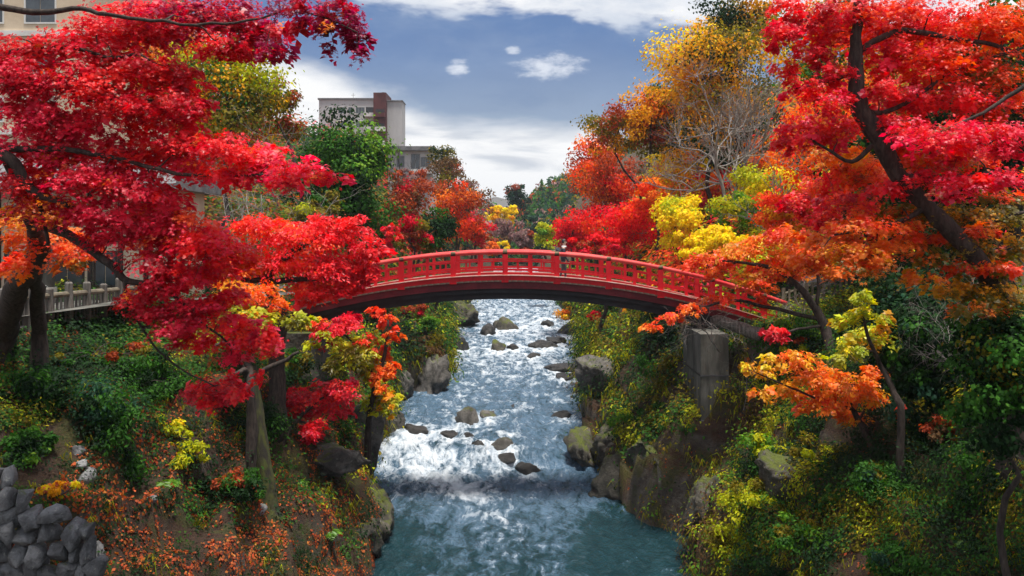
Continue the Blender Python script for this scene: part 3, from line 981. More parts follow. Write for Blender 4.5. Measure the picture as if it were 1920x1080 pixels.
RIVER_ROCKS = [
    # px, py (waterline centre), rx, ry in px, material, label
    (872, 796, 20, 14, 'rock', 'rounded brown boulder in the rapids, left of the pair in mid river'),
    (915, 786, 22, 10, 'rock', 'flat tan boulder in the rapids right beside the rounded brown one'),
    (902, 846, 17, 12, 'rock_wet', 'dark wet rock at the left of the midstream cluster below the rapids'),
    (946, 846, 21, 14, 'rock', 'light grey boulder, largest of the midstream cluster below the rapids'),
    (950, 862, 26, 9, 'rock_wet', 'low black rock awash in front of the light grey midstream boulder'),
    (962, 828, 12, 6, 'rock_wet', 'small dark stone breaking the water behind the light grey midstream boulder'),
    (940, 824, 10, 7, 'rock_wet', 'small pointed dark stone behind the midstream cluster'),
    (994, 882, 22, 9, 'rock_wet', 'lone low black rock in smooth water downstream of the cluster'),
    (1054, 779, 18, 5, 'rock_wet', 'flat black rock awash near the right bank, in line with the brown boulders'),
    (965, 764, 26, 4, 'rock_wet', 'long thin dark rock barely above water upstream of the brown boulders'),
    (950, 612, 22, 10, 'rock_mossy', 'moss-topped round boulder furthest upstream under the bridge'),
    (918, 622, 18, 8, 'rock_wet', 'dark rock to the left of the furthest moss-topped boulder'),
    (931, 652, 15, 9, 'rock_mossy', 'small moss-green boulder alone in the white water under the bridge'),
    (962, 653, 10, 5, 'rock_wet', 'small dark stone just right of the lone moss-green boulder'),
    (1027, 610, 12, 7, 'rock_wet', 'dark stone in the white water close to the far right bank'),
    (1040, 638, 26, 7, 'rock_wet', 'dark jagged rock, upper one of the wet shelf by the right bank'),
    (1020, 648, 24, 6, 'rock_wet', 'black broken rock forming the middle of the wet shelf by the right bank'),
    (1055, 690, 34, 6, 'rock_wet', 'long flat dark slab awash at the right bank under the bridge'),
    (1062, 706, 28, 4, 'rock_wet', 'thin dark slab awash just downstream of the long flat slab'),
    (1000, 668, 14, 4, 'rock_wet', 'flat dark stone on the river side of the wet shelf'),
    (780, 818, 28, 8, 'rock_wet', 'dark rock lip on the left of the small cascade'),
    (715, 815, 26, 20, 'rock', 'grey-black boulder wedged against the left bank beside the cascade'),
    (840, 826, 16, 6, 'rock_wet', 'low dark stone in the lip of the cascade, left of the midstream cluster'),
    (876, 832, 12, 6, 'rock_wet', 'small dark stone in the cascade lip next to the midstream cluster'),
    (1070, 622, 22, 11, 'rock_wet', 'dark bank boulder at the foot of the far right cliff'),
    (858, 650, 20, 11, 'rock_wet', 'dark rock at the foot of the far left bank under the bridge'),
    (845, 600, 12, 9, 'rock_wet', 'small dark rock against the furthest left bank'),
    (640, 1066, 50, 22, 'rock', 'big grey boulder at the water edge in front of the left ledge'),
]


def rocks():
    for i, (px, py, rx, ry, mt, lab) in enumerate(RIVER_ROCKS):
        d = 30.0
        for _ in range(12):
            d = (CZ - water_z(d)) * F / (py + ry * 0.5 - HZ)
        k = float(d / F)
        c = P(px, py + ry * 0.5, float(d)) + (0, 0, 0.28 if (px < 900 and 790 < py < 840) else 0.0)
        r = (rx * k * 1.45, max(rx * 0.95, ry) * k, ry * k * 2.1)
        o = obj('river_rock', boulder(c + (0, 0, 0.10 * r[2] + 0.04), r, 40 + i, 10, 3, 0.3, 1.4), M[mt], base=c, smooth=True)
        tag(o, lab, 'rock', 'rocks in the river')
    BANKR = [
        ((-6.55, 35.6, 2.0), (1.1, 1.3, 2.6), 'rock', 'tall grey lichen-spotted rock face beside the small crimson maple'),
        ((-5.3, 29.8, 0.7), (1.3, 1.8, 1.7), 'rock_mossy', 'mossy overhanging ledge at the lower left water edge'),
        ((-5.9, 27.3, 0.9), (1.5, 1.5, 1.5), 'rock_mossy', 'mossy rock shelf below the leaf-strewn slope'),
        ((-6.6, 42.3, 1.0), (0.9, 1.2, 1.6), 'rock', 'leaning bank rock under yellow-green hanging moss'),
        ((-5.4, 53.5, 1.2), (1.5, 2.2, 2.0), 'rock', 'broad brown rock shoulder jutting from the left bank past the bridge'),
        ((-7.2, 51.0, 1.0), (1.2, 1.4, 1.6), 'rock', 'pale brown bank rock tucked left of the rock shoulder'),
        ((-6.2, 88.0, 2.2), (2.0, 4.0, 2.4), 'rock_mossy', 'rounded green bank rock far upstream on the left'),
        ((3.55, 38.6, 0.5), (1.1, 1.6, 1.25), 'rock_mossy', 'bright moss-covered rock at the right water edge'),
        ((4.6, 37.0, 1.3), (1.2, 1.6, 1.4), 'rock_mossy', 'mossy rock behind and above the bright mossy one'),
        ((4.7, 33.6, 0.3), (0.8, 1.8, 1.9), 'rock_mossy', 'yellow-green mossy buttress beside the dark rock block'),
        ((4.9, 46.0, 2.0), (0.9, 2.2, 2.9), 'rock', 'brown rock cliff nose on the right bank under the bridge'),
        ((6.9, 27.5, 0.6), (0.9, 1.2, 1.6), 'rock_mossy', 'mossy outcrop at the waterline right of the dark pool'),
        ((9.9, 17.5, 4.9), (0.9, 0.9, 0.8), 'rock_mossy', 'rounded mossy rock in the lower right corner slope'),
    ]
    for i, (c, r, mt, lab) in enumerate(BANKR):
        o = obj('bank_rock', boulder(c, r, 140 + i, 12, 4, 0.34, 2.1), M[mt], base=c, smooth=True)
        tag(o, lab, 'rock', 'rocks along the banks')


rocks()
river()
abutments()


def stone_wall():
    d = 14.0
    k = d / F
    base = P(90, 1080, d)
    t = empty('stone_wall', base, 'rough stacked stone retaining wall in the lower left corner', 'stone wall')
    rg = np.random.default_rng(5)
    rows = [(898, -150, 44, 40), (932, -140, 52, 40), (966, -150, 120, 42), (1000, -140, 168, 42), (1036, -150, 180, 42), (1072, -140, 190, 42), (1108, -150, 196, 42), (1144, -140, 200, 42)]
    s = 0
    for (py, xa, xb, hh) in rows:
        x = xa
        while x < xb - 12:
            w = rg.uniform(20, 46)
            w = min(w, xb - x + 10)
            c = P(x + w / 2, py + rg.uniform(-7, 7), d + rg.uniform(-0.06, 0.10))
            r = (w * k * 0.64, 0.24, hh * k * rg.uniform(0.58, 0.68))
            a = boulder((0, 0, 0), r, 300 + s, 12, 3, 0.12, 2.0, 0.45, False)
            v = a.v[0]
            an = rg.uniform(-0.4, 0.4)
            ca, sa = math.cos(an), math.sin(an)
            # undo the random yaw so that the stones stay in the wall face
            rr = np.random.default_rng(300 + s)
            a.v[0] = np.stack((v[:, 0] * ca - v[:, 2] * sa, np.clip(v[:, 1], -0.34, 0.34), v[:, 0] * sa + v[:, 2] * ca), 1) + c
            obj('stone', a, M['stone'], t, smooth=True)
            x += w
            s += 1
    # a few stray stones of the same kind higher on the slope
    for i, (px, py, rx, ry, lab) in enumerate(((145, 848, 17, 14, 'small grey stone, topmost of the three above the stone wall'), (162, 895, 22, 22, 'pointed grey stone below the topmost one, beside yellow leaves'),
                                               (155, 870, 16, 10, 'brown grey stone wedged between two grey stones above the wall'), (283, 937, 12, 9, 'lone pinkish stone on the dark leafy slope'), (490, 955, 14, 12, 'pale round stone at the foot of the mossy trunk'),
                                               (175, 1040, 26, 34, 'large pale stone leaning at the wall end'))):
        q, nrm = hit(px, py)
        kk = q[1] / F
        o = obj('loose_stone', boulder(q, (rx * kk, rx * kk * 0.8, ry * kk), 500 + i, 9, 3, 0.2), M['stone'], base=q, smooth=True)
        tag(o, lab, 'stone', 'loose stones on the left slope')


stone_wall()

# ------------------------------------------------------------------ foliage tools
PAL = {
    'crimson': [(0.60, 0.007, 0.026), (0.74, 0.014, 0.046), (0.42, 0.004, 0.018)],
    'scarlet': [(0.82, 0.014, 0.022), (0.86, 0.034, 0.018), (0.74, 0.008, 0.030)],
    'pink': [(0.82, 0.028, 0.085), (0.86, 0.055, 0.115), (0.70, 0.012, 0.050)],
    'purple': [(0.30, 0.005, 0.055), (0.42, 0.008, 0.075), (0.24, 0.008, 0.050)],
    'orange': [(0.86, 0.20, 0.018), (0.84, 0.14, 0.014), (0.86, 0.27, 0.025)],
    'redorange': [(0.84, 0.075, 0.014), (0.86, 0.12, 0.016), (0.80, 0.04, 0.018)],
    'gold': [(0.80, 0.40, 0.010), (0.70, 0.29, 0.010), (0.62, 0.32, 0.012)],
    'yellow': [(0.86, 0.64, 0.016), (0.84, 0.68, 0.025), (0.86, 0.52, 0.012)],
    'ygreen': [(0.46, 0.47, 0.015), (0.32, 0.40, 0.016), (0.58, 0.52, 0.020)],
    'olive': [(0.17, 0.14, 0.012), (0.24, 0.17, 0.012), (0.11, 0.11, 0.012)],
    'green': [(0.035, 0.115, 0.014), (0.055, 0.16, 0.018), (0.024, 0.080, 0.012)],
    'lgreen': [(0.11, 0.25, 0.02), (0.17, 0.30, 0.025), (0.08, 0.20, 0.02)],
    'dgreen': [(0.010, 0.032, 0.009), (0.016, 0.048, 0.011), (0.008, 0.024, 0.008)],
    'bluegreen': [(0.016, 0.060, 0.032), (0.028, 0.085, 0.040), (0.02, 0.05, 0.03)],
    'russet': [(0.36, 0.060, 0.022), (0.26, 0.050, 0.028), (0.44, 0.090, 0.022)],
    'mauve': [(0.24, 0.13, 0.12), (0.30, 0.18, 0.16), (0.20, 0.11, 0.11)],
    'brown': [(0.13, 0.07, 0.030), (0.18, 0.10, 0.040), (0.09, 0.05, 0.025)],
    'litter': [(0.46, 0.085, 0.030), (0.54, 0.13, 0.035), (0.38, 0.05, 0.025), (0.58, 0.22, 0.05), (0.22, 0.06, 0.03)],
}


def star_template():
    """maple leaf: five pointed lobes fanning from the stalk"""
    v, f = [], []
    for an, ln in ((-118, 0.72), (-58, 0.98), (0, 1.08), (58, 0.98), (118, 0.72)):
        a = math.radians(an)
        dx_, dy_ = math.sin(a), math.cos(a)
        w = 0.235
        k = len(v)
        v += [(-dy_ * w + dx_ * 0.12, dx_ * w + dy_ * 0.12, 0.05), (dx_ * ln, dy_ * ln, -0.16 * ln), (dy_ * w + dx_ * 0.12, -dx_ * w + dy_ * 0.12, 0.05)]
        f.append((k + 2, k + 1, k))
    return np.array(v) * 0.56, np.array(f)


def kite_template():
    # a pointed leaf folded along its midrib
    return np.array([(0, -0.5, 0), (-0.26, -0.02, 0.07), (0, 0.55, -0.06), (0.26, -0.02, 0.07)]), np.array([[0, 1, 2], [0, 2, 3]])[:, ::-1]


def flat_template():
    return np.array([(0, -0.5, 0), (-0.34, 0.02, 0.05), (0, 0.5, -0.08), (0.34, 0.02, 0.05)]), np.array([[3, 2, 1, 0]])


def blade_template():
    return np.array([(-0.03, 0, 0), (0.03, 0, 0), (0.028, 0.5, 0.12), (-0.028, 0.5, 0.12), (0, 1.0, -0.08)]), None


TEMPL_TRI = (np.array([(-0.36, -0.4, 0), (0.36, -0.4, 0), (0, 0.6, 0)]), np.array([[0, 1, 2]]))
TEMPL = {'tri': TEMPL_TRI, 'star': star_template(), 'kite': kite_template(), 'flat': flat_template()}


def leaves(acc, C, N, S, col, kind='flat', tip=None, rng=RNG):
    n = len(C)
    if n == 0:
        return
    N = unit(N)
    if tip is None:
        tip = rng.normal(size=(n, 3))
    T = tip - (tip * N).sum(1, keepdims=True) * N
    T = unit(T)
    B = np.cross(T, N)
    tv, tf = TEMPL[kind]
    V = C[:, None] + S[:, None, None] * (tv[None, :, 0:1] * B[:, None] + tv[None, :, 1:2] * T[:, None] + tv[None, :, 2:3] * N[:, None])
    k = len(tv)
    Fc = (np.arange(n) * k)[:, None, None] + tf[None]
    acc.add(V.reshape(-1, 3), Fc.reshape(-1, tf.shape[1]), np.repeat(col, k, 0))


def tint(pal, n, rng=RNG, jit=0.22, single=False):
    p = np.array(PAL[pal])
    if single:
        b = np.tile(p[rng.integers(len(p))], (n, 1))
    else:
        b = p[rng.integers(len(p), size=n)]
    w = rng.dirichlet(np.ones(len(p)) * 1.2, size=n) @ p
    b = 0.55 * b + 0.45 * w
    return np.clip(b * np.exp(rng.normal(0, jit, (n, 1))) * np.exp(rng.normal(0, 0.06, (n, 3))), 0.002, 0.88)


def pad(acc, c, r, n, size, pal, kind='star', rng=RNG, second=None, mixp=0.15):
    """a flat layer of foliage made of many small drooping sprays"""
    ns = max(4, int(n / 26))
    q = unit(rng.normal(size=(ns, 3))) * (rng.random((ns, 1)) ** 0.42)
    q[:, 2] = q[:, 2] * 0.9
    sc = c + q * r
    sr = np.clip(np.mean(r[:2]) * rng.uniform(0.20, 0.36, ns), 0.10, 0.5)
    out = unit(q * np.array((1, 1, 0.4)) + 1e-6)
    tilt = unit(np.stack((out[:, 0] * 0.45, out[:, 1] * 0.45, np.ones(ns)), 1) + rng.normal(0, 0.22, (ns, 3)))
    per = max(4, int(n / ns))
    idx = np.repeat(np.arange(ns), per)
    m = len(idx)
    a = rng.random(m) * 2 * np.pi
    rad = np.sqrt(rng.random(m)) * sr[idx]
    t1 = unit(np.cross(tilt, np.array((0.3, 1.0, 0.1))))
    t2 = np.cross(tilt, t1)
    dirs = np.cos(a)[:, None] * t1[idx] + np.sin(a)[:, None] * t2[idx]
    C = sc[idx] + dirs * rad[:, None] * [1, 1, 0.85] + rng.normal(0, 1, (m, 3)) * [0.02, 0.02, 0.045]
    C[:, 2] -= 0.35 * rad ** 2 / np.maximum(sr[idx], 0.1)
    tip = dirs * 0.7 + out[idx] * 0.5 + np.array((0, 0, -0.55)) + rng.normal(0, 0.45, (m, 3))
    N = tilt[idx] + rng.normal(0, 0.42, (m, 3)) + np.array((0, -0.15, 0.1))
    S = size * rng.uniform(0.5, 1.35, m)
    col = np.empty((m, 3))
    pals = [second if (second and rng.random() < mixp) else pal for _ in range(ns)]
    if kind == 'star':
        pals = [p_ if rng.random() > 0.05 else ('redorange', 'orange', 'russet')[rng.integers(3)] for p_ in pals]
    for i in range(ns):
        col[i * per:(i + 1) * per] = tint(pals[i], per, rng, 0.15, single=True) * math.exp(rng.normal(0, 0.13))
    leaves(acc, C, N, S, np.clip(col, 0.002, 0.86), kind, tip, rng)
    return sc


def clump(acc, c, r, n, size, pal, kind='flat', rng=RNG, shell=0.5, up=0.5, jit=0.22):
    q = unit(rng.normal(size=(n, 3)))
    rad = shell + (1 - shell) * rng.random((n, 1)) ** 0.6
    C = c + q * rad * r * (0.80 + 0.36 * rng.random((n, 1)) + 0.6 * rng.random((n, 1)) ** 6)
    N = q * 0.8 + np.array((0, 0, up)) + rng.normal(0, 0.5, (n, 3))
    tip = q * 0.4 + np.array((0, 0, -0.7)) + rng.normal(0, 0.5, (n, 3))
    leaves(acc, C, N, size * rng.uniform(0.6, 1.35, n), tint(pal, n, rng, jit), kind, tip, rng)


def wander(p0, p1, n, sag=0.0, amp=0.08, rng=RNG, up=0.0):
    t = np.linspace(0, 1, n)[:, None]
    L = np.linalg.norm(p1 - p0)
    p = p0 * (1 - t) + p1 * t
    p = p + np.sin(t * np.pi) * np.array((0, 0, sag * L + up * L))
    w = np.cumsum(rng.normal(0, 1, (n, 3)), 0)
    w = w - w[0] - (w[-1] - w[0]) * t
    return p + w * amp * L / math.sqrt(n)


def connect(acc, nodes, targets, r0=0.03, r1=0.008, rng=RNG, k=5):
    """grow a limb from the nearest point of the skeleton to every target"""
    nodes = [np.asarray(n_, float) for n_ in nodes]
    targets = sorted(targets, key=lambda q: min(np.linalg.norm(q - n_[:3]) for n_ in nodes))
    for q in targets:
        A = np.array(nodes)
        dd = np.linalg.norm(A[:, :3] - q, axis=1) + 0.25 * np.maximum(A[:, 2] - q[2], 0)
        b = A[int(np.argmin(dd))]
        L = np.linalg.norm(q - b[:3])
        if L < 0.05:
            continue
        n = max(4, min(9, int(L / 0.25)))
        pts = wander(b[:3], q, n, 0.06, 0.10, rng)
        rr = min(b[3] * 0.75, r0 + 0.012 * L)
        rad = np.linspace(rr, max(r1, rr * 0.35), n)
        acc.tube(pts, rad, k, cap=False)
        for i in range(1, n):
            nodes.append(np.array((*pts[i], rad[i])))
    return nodes


def spline(pts, sub=6):
    """Catmull-Rom through rows of (x, y, z, r)"""
    pts = np.asarray(pts, float)
    p = np.vstack((2 * pts[0] - pts[1], pts, 2 * pts[-1] - pts[-2]))
    out = []
    for i in range(1, len(p) - 2):
        for t in np.linspace(0, 1, sub, endpoint=False):
            a, b, c, d = p[i - 1], p[i], p[i + 1], p[i + 2]
            out.append(0.5 * ((2 * b) + (-a + c) * t + (2 * a - 5 * b + 4 * c - d) * t * t + (-a + 3 * b - 3 * c + d) * t ** 3))
    out.append(p[-2])
    return np.array(out)


def px_line(rows, d):
    """rows of (px, py, width_px[, depth]) -> (x, y, z, r)"""
    out = []
    for r in rows:
        dd = r[3] if len(r) > 3 else d
        q = P(r[0], r[1], dd)
        out.append((*q, r[2] * 0.5 * dd / F))
    return out


def gnarl(acc, axis, k, seed, amp=0.55):
    """ridged, lumpy bark on the last tube of acc"""
    v = acc.v[-1]
    ax = np.repeat(axis, k, 0)
    f = (1 - amp * 0.5) + amp * fbm(v * [7, 7, 1.6], seed + 70, 4, 0.6) + 0.22 * (fbm(v * 2.0, seed + 80, 3) - 0.5)
    acc.v[-1] = ax + (v - ax) * f[:, None]


def maple(name, label, pads, d, limbs, size=0.07, dens=1100, group=None, kind='star', base=None, bark='bark', seed=1, spread=0.35, fill=0.30, mixp=0.34, roots=()):
    """a maple: pads are (px, py, rx, ry, palette[, second palette[, depth]]), limbs are px_line rows, the first one is the trunk"""
    rng = np.random.default_rng(seed)
    trunk, nodes = Acc(), []
    lines = [spline(px_line(l, d)) for l in limbs]
    if base is None:
        base = lines[0][0][:3]
    t = empty(name, base, label, 'tree', group)
    tr, lm = Acc(), Acc()
    for i, l in enumerate(lines):
        l = l.copy()
        if i == 0 or i in roots:
            e = 0 if i == 0 else -1
            gx, gy, _z, gr = l[e]
            gz = ground_z(gx, gy) - 0.35
            if gz < _z - 0.1:
                n_ = max(3, int((_z - gz) / 0.25))
                f_ = np.linspace(0, 1, n_)[:, None]
                ext = np.array((gx, gy, gz, gr * 1.5)) * (1 - f_) + l[e] * f_
                l = np.vstack((ext[:-1], l)) if e == 0 else np.vstack((l, ext[::-1][1:]))
        l[:, :3] += (np.stack([fbm(l[:, :3] * 2.2 + j * 9, seed + j, 3) for j in range(3)], 1) - 0.5) * 0.12
        tr.tube(l[:, :3], np.maximum(l[:, 3], 0.006), 14 if i == 0 else 7)
        if i == 0:
            gnarl(tr, l[:, :3], 14, seed)
        nodes += list(l)
    cr = Acc()
    targets = []
    for pd in pads:
        px, py, rx, ry, pal = pd[:5]
        sec = pd[5] if len(pd) > 5 else None
        dd = (pd[6] if len(pd) > 6 else d) + rng.uniform(-1, 1) * spread * d / 14
        k = dd / F
        c = P(px, py, dd)
        r = np.array((rx * k, rx * k * 0.85, ry * k * 1.15))
        n = int(dens * math.pi * rx * ry * k * k)
        sc = pad(cr, c, r, max(n, 40), size, pal, kind, rng, sec, mixp)
        pad(cr, c + (0, 0.5 * r[1], -0.1 * r[2]), r * (1.0, 1.0, 1.15), max(int(n * fill), 20), size * 1.75, pal, 'flat', rng, sec, mixp)
        targets.append(c + (0, 0, -0.3 * r[2]))
        for j in rng.choice(len(sc), size=min(len(sc), 3), replace=False):
            targets.append(sc[j])
    connect(tr, nodes, targets, 0.012, 0.004, rng)
    obj('trunk', tr, M[bark], t, smooth=True)
    obj('crown', cr, M['leaf'], t)
    return t


def tree(name, label, px, py, rx, ry, d, pals, n=6000, size=0.17, clumps=30, foot=None, group=None, seed=1, flat=0.75, gap=0.0, bark='bark', kind='flat', mat='leaf', tr_r=0.16, shell=0.4, depth=0.9, skirt=1.35):
    """a whole broadleaf tree: trunk from the ground, limbs, crown of leafy clumps"""
    rng = np.random.default_rng(seed)
    k = d / F
    c = P(px, py, d)
    R = np.array((rx * k, rx * k * depth, ry * k))
    fx = c[0] if foot is None else (foot[0] - 960) * d / F
    gz = ground_z(fx, d)
    base = np.array((fx, d, gz - 0.2))
    t = empty(name, base, label, 'tree', group)
    cr, tr, lm = Acc(), Acc(), Acc()
    targets = []
    ws = np.array([p_[1] for p_ in pals], float)
    for i in range(clumps):
        q = unit(rng.normal(size=3)) * rng.uniform(0.30, 1.04)
        if q[2] < 0:
            q[2] *= skirt
        if rng.random() < gap:
            continue
        cc = c + q * R
        m_ = rng.uniform(0.24, 0.52)
        rr = np.array((1, 1, flat)) * m_ * min(R[0], R[2]) * np.array((1.15, 1.0, 1.0))
        pal = pals[rng.choice(len(pals), p=ws / ws.sum())][0]
        clump(cr, cc, rr, int(1.25 * n / clumps * (m_ / 0.42) ** 2), size * 1.22, pal, kind, rng, shell)
        targets.append(cc)
    top = c + (0, 0, 0.35 * R[2])
    pts = wander(base, top, 10, 0, 0.10, rng)
    rad = np.linspace(tr_r, tr_r * 0.25, 10)
    tr.tube(pts, rad, 8)
    nodes = [np.array((*p_, r_)) for p_, r_ in zip(pts[3:], rad[3:])]
    connect(tr, nodes, targets, tr_r * 0.25, 0.015, rng, 4)
    obj('trunk', tr, M[bark], t, smooth=True)
    obj('crown', cr, M[mat if mat != 'leaf' else 'foliage'], t)
    return t


def bare(acc, p, dirv, L, r, depth, rng, droop=0.0, spread=0.6):
    n = 5
    pts = wander(p, p + dirv * L, n, 0, 0.12, rng)
    acc.tube(pts, np.linspace(r, r * 0.6, n), 5 if r > 0.02 else 3, cap=False)
    if depth == 0:
        return
    for _ in range(rng.integers(2, 5)):
        f = rng.uniform(0.3, 1.0)
        b = pts[min(n - 1, int(f * (n - 1) + 0.5))]
        nd = unit(dirv + rng.normal(0, spread, 3) + np.array((0, 0, 0.25 - droop)))
        bare(acc, b, nd, L * rng.uniform(0.5, 0.8), r * 0.58, depth - 1, rng, droop, spread)


def bare_tree(name, label, base, top, r, depth, seed, mat='bark_grey', nb=9, spread=0.55, cat='tree', droop=0.0, group=None, Lf=0.38):
    rng = np.random.default_rng(seed)
    t = empty(name, base, label, cat, group)
    L = np.linalg.norm(top - base)
    pts = wander(base, top, 9, 0, 0.08, rng)
    rad = np.linspace(r, r * 0.3, 9)
    obj('trunk', Acc().tube(pts, rad, 8), M[mat], t, smooth=True)
    a = Acc()
    for i in range(nb):
        f = rng.uniform(0.3, 1.0)
        j = int(f * 8)
        u = unit(top - base)
        bare(a, pts[j], unit(u * 0.6 + rng.normal(0, spread, 3)), L * Lf * rng.uniform(0.6, 1.1), rad[j] * 0.6, depth, rng, droop, spread)
    obj('branches', a, M[mat], t)
    return t

# ------------------------------------------------------------------ the big maples
maple('maple_tree', 'large crimson maple spreading over the left fence and reaching toward the bridge', [
    (40, 95, 60, 30, 'crimson', 'scarlet'), (150, 85, 85, 40, 'crimson', 'scarlet'), (235, 40, 95, 42, 'crimson', 'scarlet'), (330, 28, 95, 38, 'crimson', 'purple'),
    (420, 20, 80, 34, 'crimson', 'purple'), (480, 62, 62, 30, 'crimson', 'purple'), (410, 85, 60, 26, 'crimson', 'scarlet'), (560, 16, 66, 26, 'purple', 'crimson', 11), (640, 18, 50, 22, 'purple', 'crimson', 11),
    (510, 95, 34, 20, 'purple', 'crimson', 11), (668, 55, 24, 34, 'purple', None, 11), (675, 100, 11, 18, 'purple', None, 11), (612, 48, 30, 12, 'purple', None, 11), (618, 92, 9, 16, 'purple', None, 11),
    (60, 140, 80, 35, 'crimson', 'pink'), (165, 155, 90, 40, 'scarlet', 'crimson'), (265, 125, 80, 35, 'crimson', 'scarlet'), (335, 150, 65, 32, 'crimson', 'scarlet'), (300, 195, 80, 28, 'crimson', 'scarlet'),
    (235, 210, 85, 30, 'scarlet', 'crimson'), (135, 225, 90, 34, 'crimson', 'pink'), (40, 210, 66, 40, 'pink', 'crimson'), (355, 205, 46, 24, 'crimson'), (10, 150, 40, 34, 'pink', 'crimson'),
    (60, 275, 85, 36, 'pink', 'crimson'), (155, 290, 95, 36, 'crimson', 'pink'), (255, 280, 92, 34, 'scarlet', 'crimson'), (345, 262, 72, 30, 'crimson', 'scarlet'), (420, 276, 64, 26, 'scarlet', 'crimson', 12.4),
    (485, 292, 76, 22, 'scarlet', 'pink', 12.2), (560, 316, 62, 18, 'pink', 'scarlet', 12), (618, 332, 34, 11, 'scarlet', 'pink', 12), (530, 338, 54, 15, 'pink', 'scarlet', 12), (440, 318, 78, 20, 'scarlet', 'pink', 12.2), (350, 312, 70, 24, 'scarlet', 'pink'),
    (45, 345, 70, 32, 'crimson', 'scarlet'), (160, 335, 85, 30, 'pink', 'crimson'), (255, 345, 82, 28, 'pink', 'scarlet'), (305, 375, 46, 22, 'pink', 'crimson'), (90, 392, 85, 28, 'crimson', 'orange'),
    (185, 395, 92, 28, 'pink', 'crimson'), (275, 405, 82, 28, 'pink', 'scarlet'), (345, 425, 78, 26, 'pink', 'redorange'), (36, 415, 55, 22, 'gold', 'orange', 14.5), (80, 445, 75, 24, 'orange', 'redorange', 14.5),
    (210, 435, 72, 24, 'pink', 'crimson'), (305, 455, 90, 28, 'pink', 'crimson'), (390, 455, 76, 26, 'scarlet', 'pink'), (375, 495, 76, 26, 'scarlet', 'pink'), (285, 495, 60, 22, 'crimson', 'pink'), (440, 480, 56, 20, 'scarlet', 'redorange'),
    (20, 500, 40, 20, 'redorange', 'orange', 14.5), (150, 468, 50, 18, 'redorange', 'orange', 14.5), (120, 495, 30, 14, 'orange', 'olive', 14.8),
    (300, 540, 60, 22, 'crimson', 'scarlet'), (355, 575, 66, 22, 'pink', 'crimson'), (405, 605, 66, 20, 'scarlet', 'pink'), (455, 640, 56, 15, 'pink', 'scarlet'), (505, 655, 34, 11, 'pink', 'scarlet'), (435, 668, 38, 13, 'pink', 'crimson'), (290, 590, 46, 16, 'crimson'),
    (330, 612, 56, 16, 'pink', 'crimson'), (385, 640, 50, 14, 'scarlet', 'pink'), (470, 615, 46, 13, 'scarlet', 'pink'), (500, 636, 40, 11, 'pink', 'scarlet'), (345, 520, 60, 20, 'pink', 'scarlet'), (420, 560, 50, 16, 'scarlet', 'pink'), (250, 560, 40, 14, 'crimson', 'scarlet'), (370, 735, 40, 11, 'crimson', 'scarlet', 13.4), (440, 735, 36, 10, 'crimson', 'scarlet', 13.4), (405, 722, 56, 13, 'crimson', 'scarlet', 13.4), (400, 750, 46, 12, 'crimson', 'scarlet', 13.4), (484, 706, 10, 12, 'scarlet', None, 13.4), (340, 640, 24, 10, 'crimson'),
], 13.0, [
    [(-8, 655, 56, 19.2), (8, 610, 48, 18.8), (32, 540, 40, 17.4), (75, 470, 36, 15.4), (60, 420, 26, 14), (30, 330, 22, 13.5), (-30, 240, 20, 13)],
    [(75, 470, 26, 15.4), (66, 500, 26, 16.4), (70, 560, 26, 18.4), (72, 625, 27, 19.4)],
    [(-40, 270, 26, 12.6), (20, 300, 22, 12.6), (60, 355, 18, 12.7), (125, 390, 9, 12.8)],
    [(60, 420, 18, 14), (130, 440, 18, 13.4), (200, 490, 16, 13), (235, 525, 13, 13), (300, 540, 8, 13), (380, 600, 5, 13), (450, 660, 3, 13)],
    [(20, 280, 13, 12.8), (120, 282, 11, 12.8), (230, 300, 9, 12.8), (330, 325, 7, 12.6), (440, 330, 5, 12.4), (600, 335, 3, 12)],
    [(0, 400, 14, 14), (50, 380, 12, 13.8), (60, 375, 9, 13.6)],
    [(-40, 5, 14, 12.5), (60, 25, 12, 12.5), (150, 18, 9, 12.5), (260, 35, 7, 12.3), (420, 45, 5, 12), (560, 20, 4, 11.3), (670, 60, 2.5, 11)],
    [(0, 100, 9, 12.8), (120, 85, 8, 12.8), (200, 105, 6, 12.8), (260, 103, 5, 12.7), (290, 115, 3, 12.7)],
    [(0, 150, 10, 13), (110, 160, 9, 13), (210, 182, 8, 13), (290, 190, 5, 13)],
    [(60, 340, 9, 13), (78, 400, 8, 13), (86, 460, 6, 13.2)],
    [(235, 525, 8, 13), (245, 580, 5, 13), (300, 660, 4, 13.2), (400, 725, 3, 13.4)],
], seed=11, dens=1950, size=0.076, roots=(1,), fill=0.45)

maple('maple_tree', 'bright scarlet maple covering the left end of the bridge railing', [
    (480, 425, 70, 22, 'redorange', 'scarlet'), (560, 440, 90, 28, 'scarlet', 'redorange'), (640, 440, 66, 26, 'scarlet', 'crimson'), (688, 468, 40, 24, 'scarlet', 'crimson'), (530, 490, 88, 28, 'scarlet', 'redorange'),
    (620, 500, 80, 28, 'scarlet', 'crimson'), (676, 512, 44, 24, 'scarlet', 'crimson'), (590, 546, 58, 18, 'scarlet', 'redorange'), (645, 540, 44, 15, 'scarlet', 'crimson'), (732, 436, 18, 18, 'crimson', 'scarlet', 38), (722, 466, 16, 16, 'crimson', None, 38),
    (440, 500, 56, 22, 'scarlet', 'orange'), (600, 415, 50, 14, 'scarlet'), (660, 415, 34, 12, 'scarlet'),
], 25.5, [
    [(520, 640, 26, 25.5), (530, 580, 22), (500, 530, 18), (540, 480, 12), (600, 440, 7)],
    [(500, 530, 12), (560, 525, 10), (640, 520, 6)], [(510, 520, 10), (450, 520, 10), (440, 440, 4)],
], size=0.12, dens=900, seed=12, kind='kite')

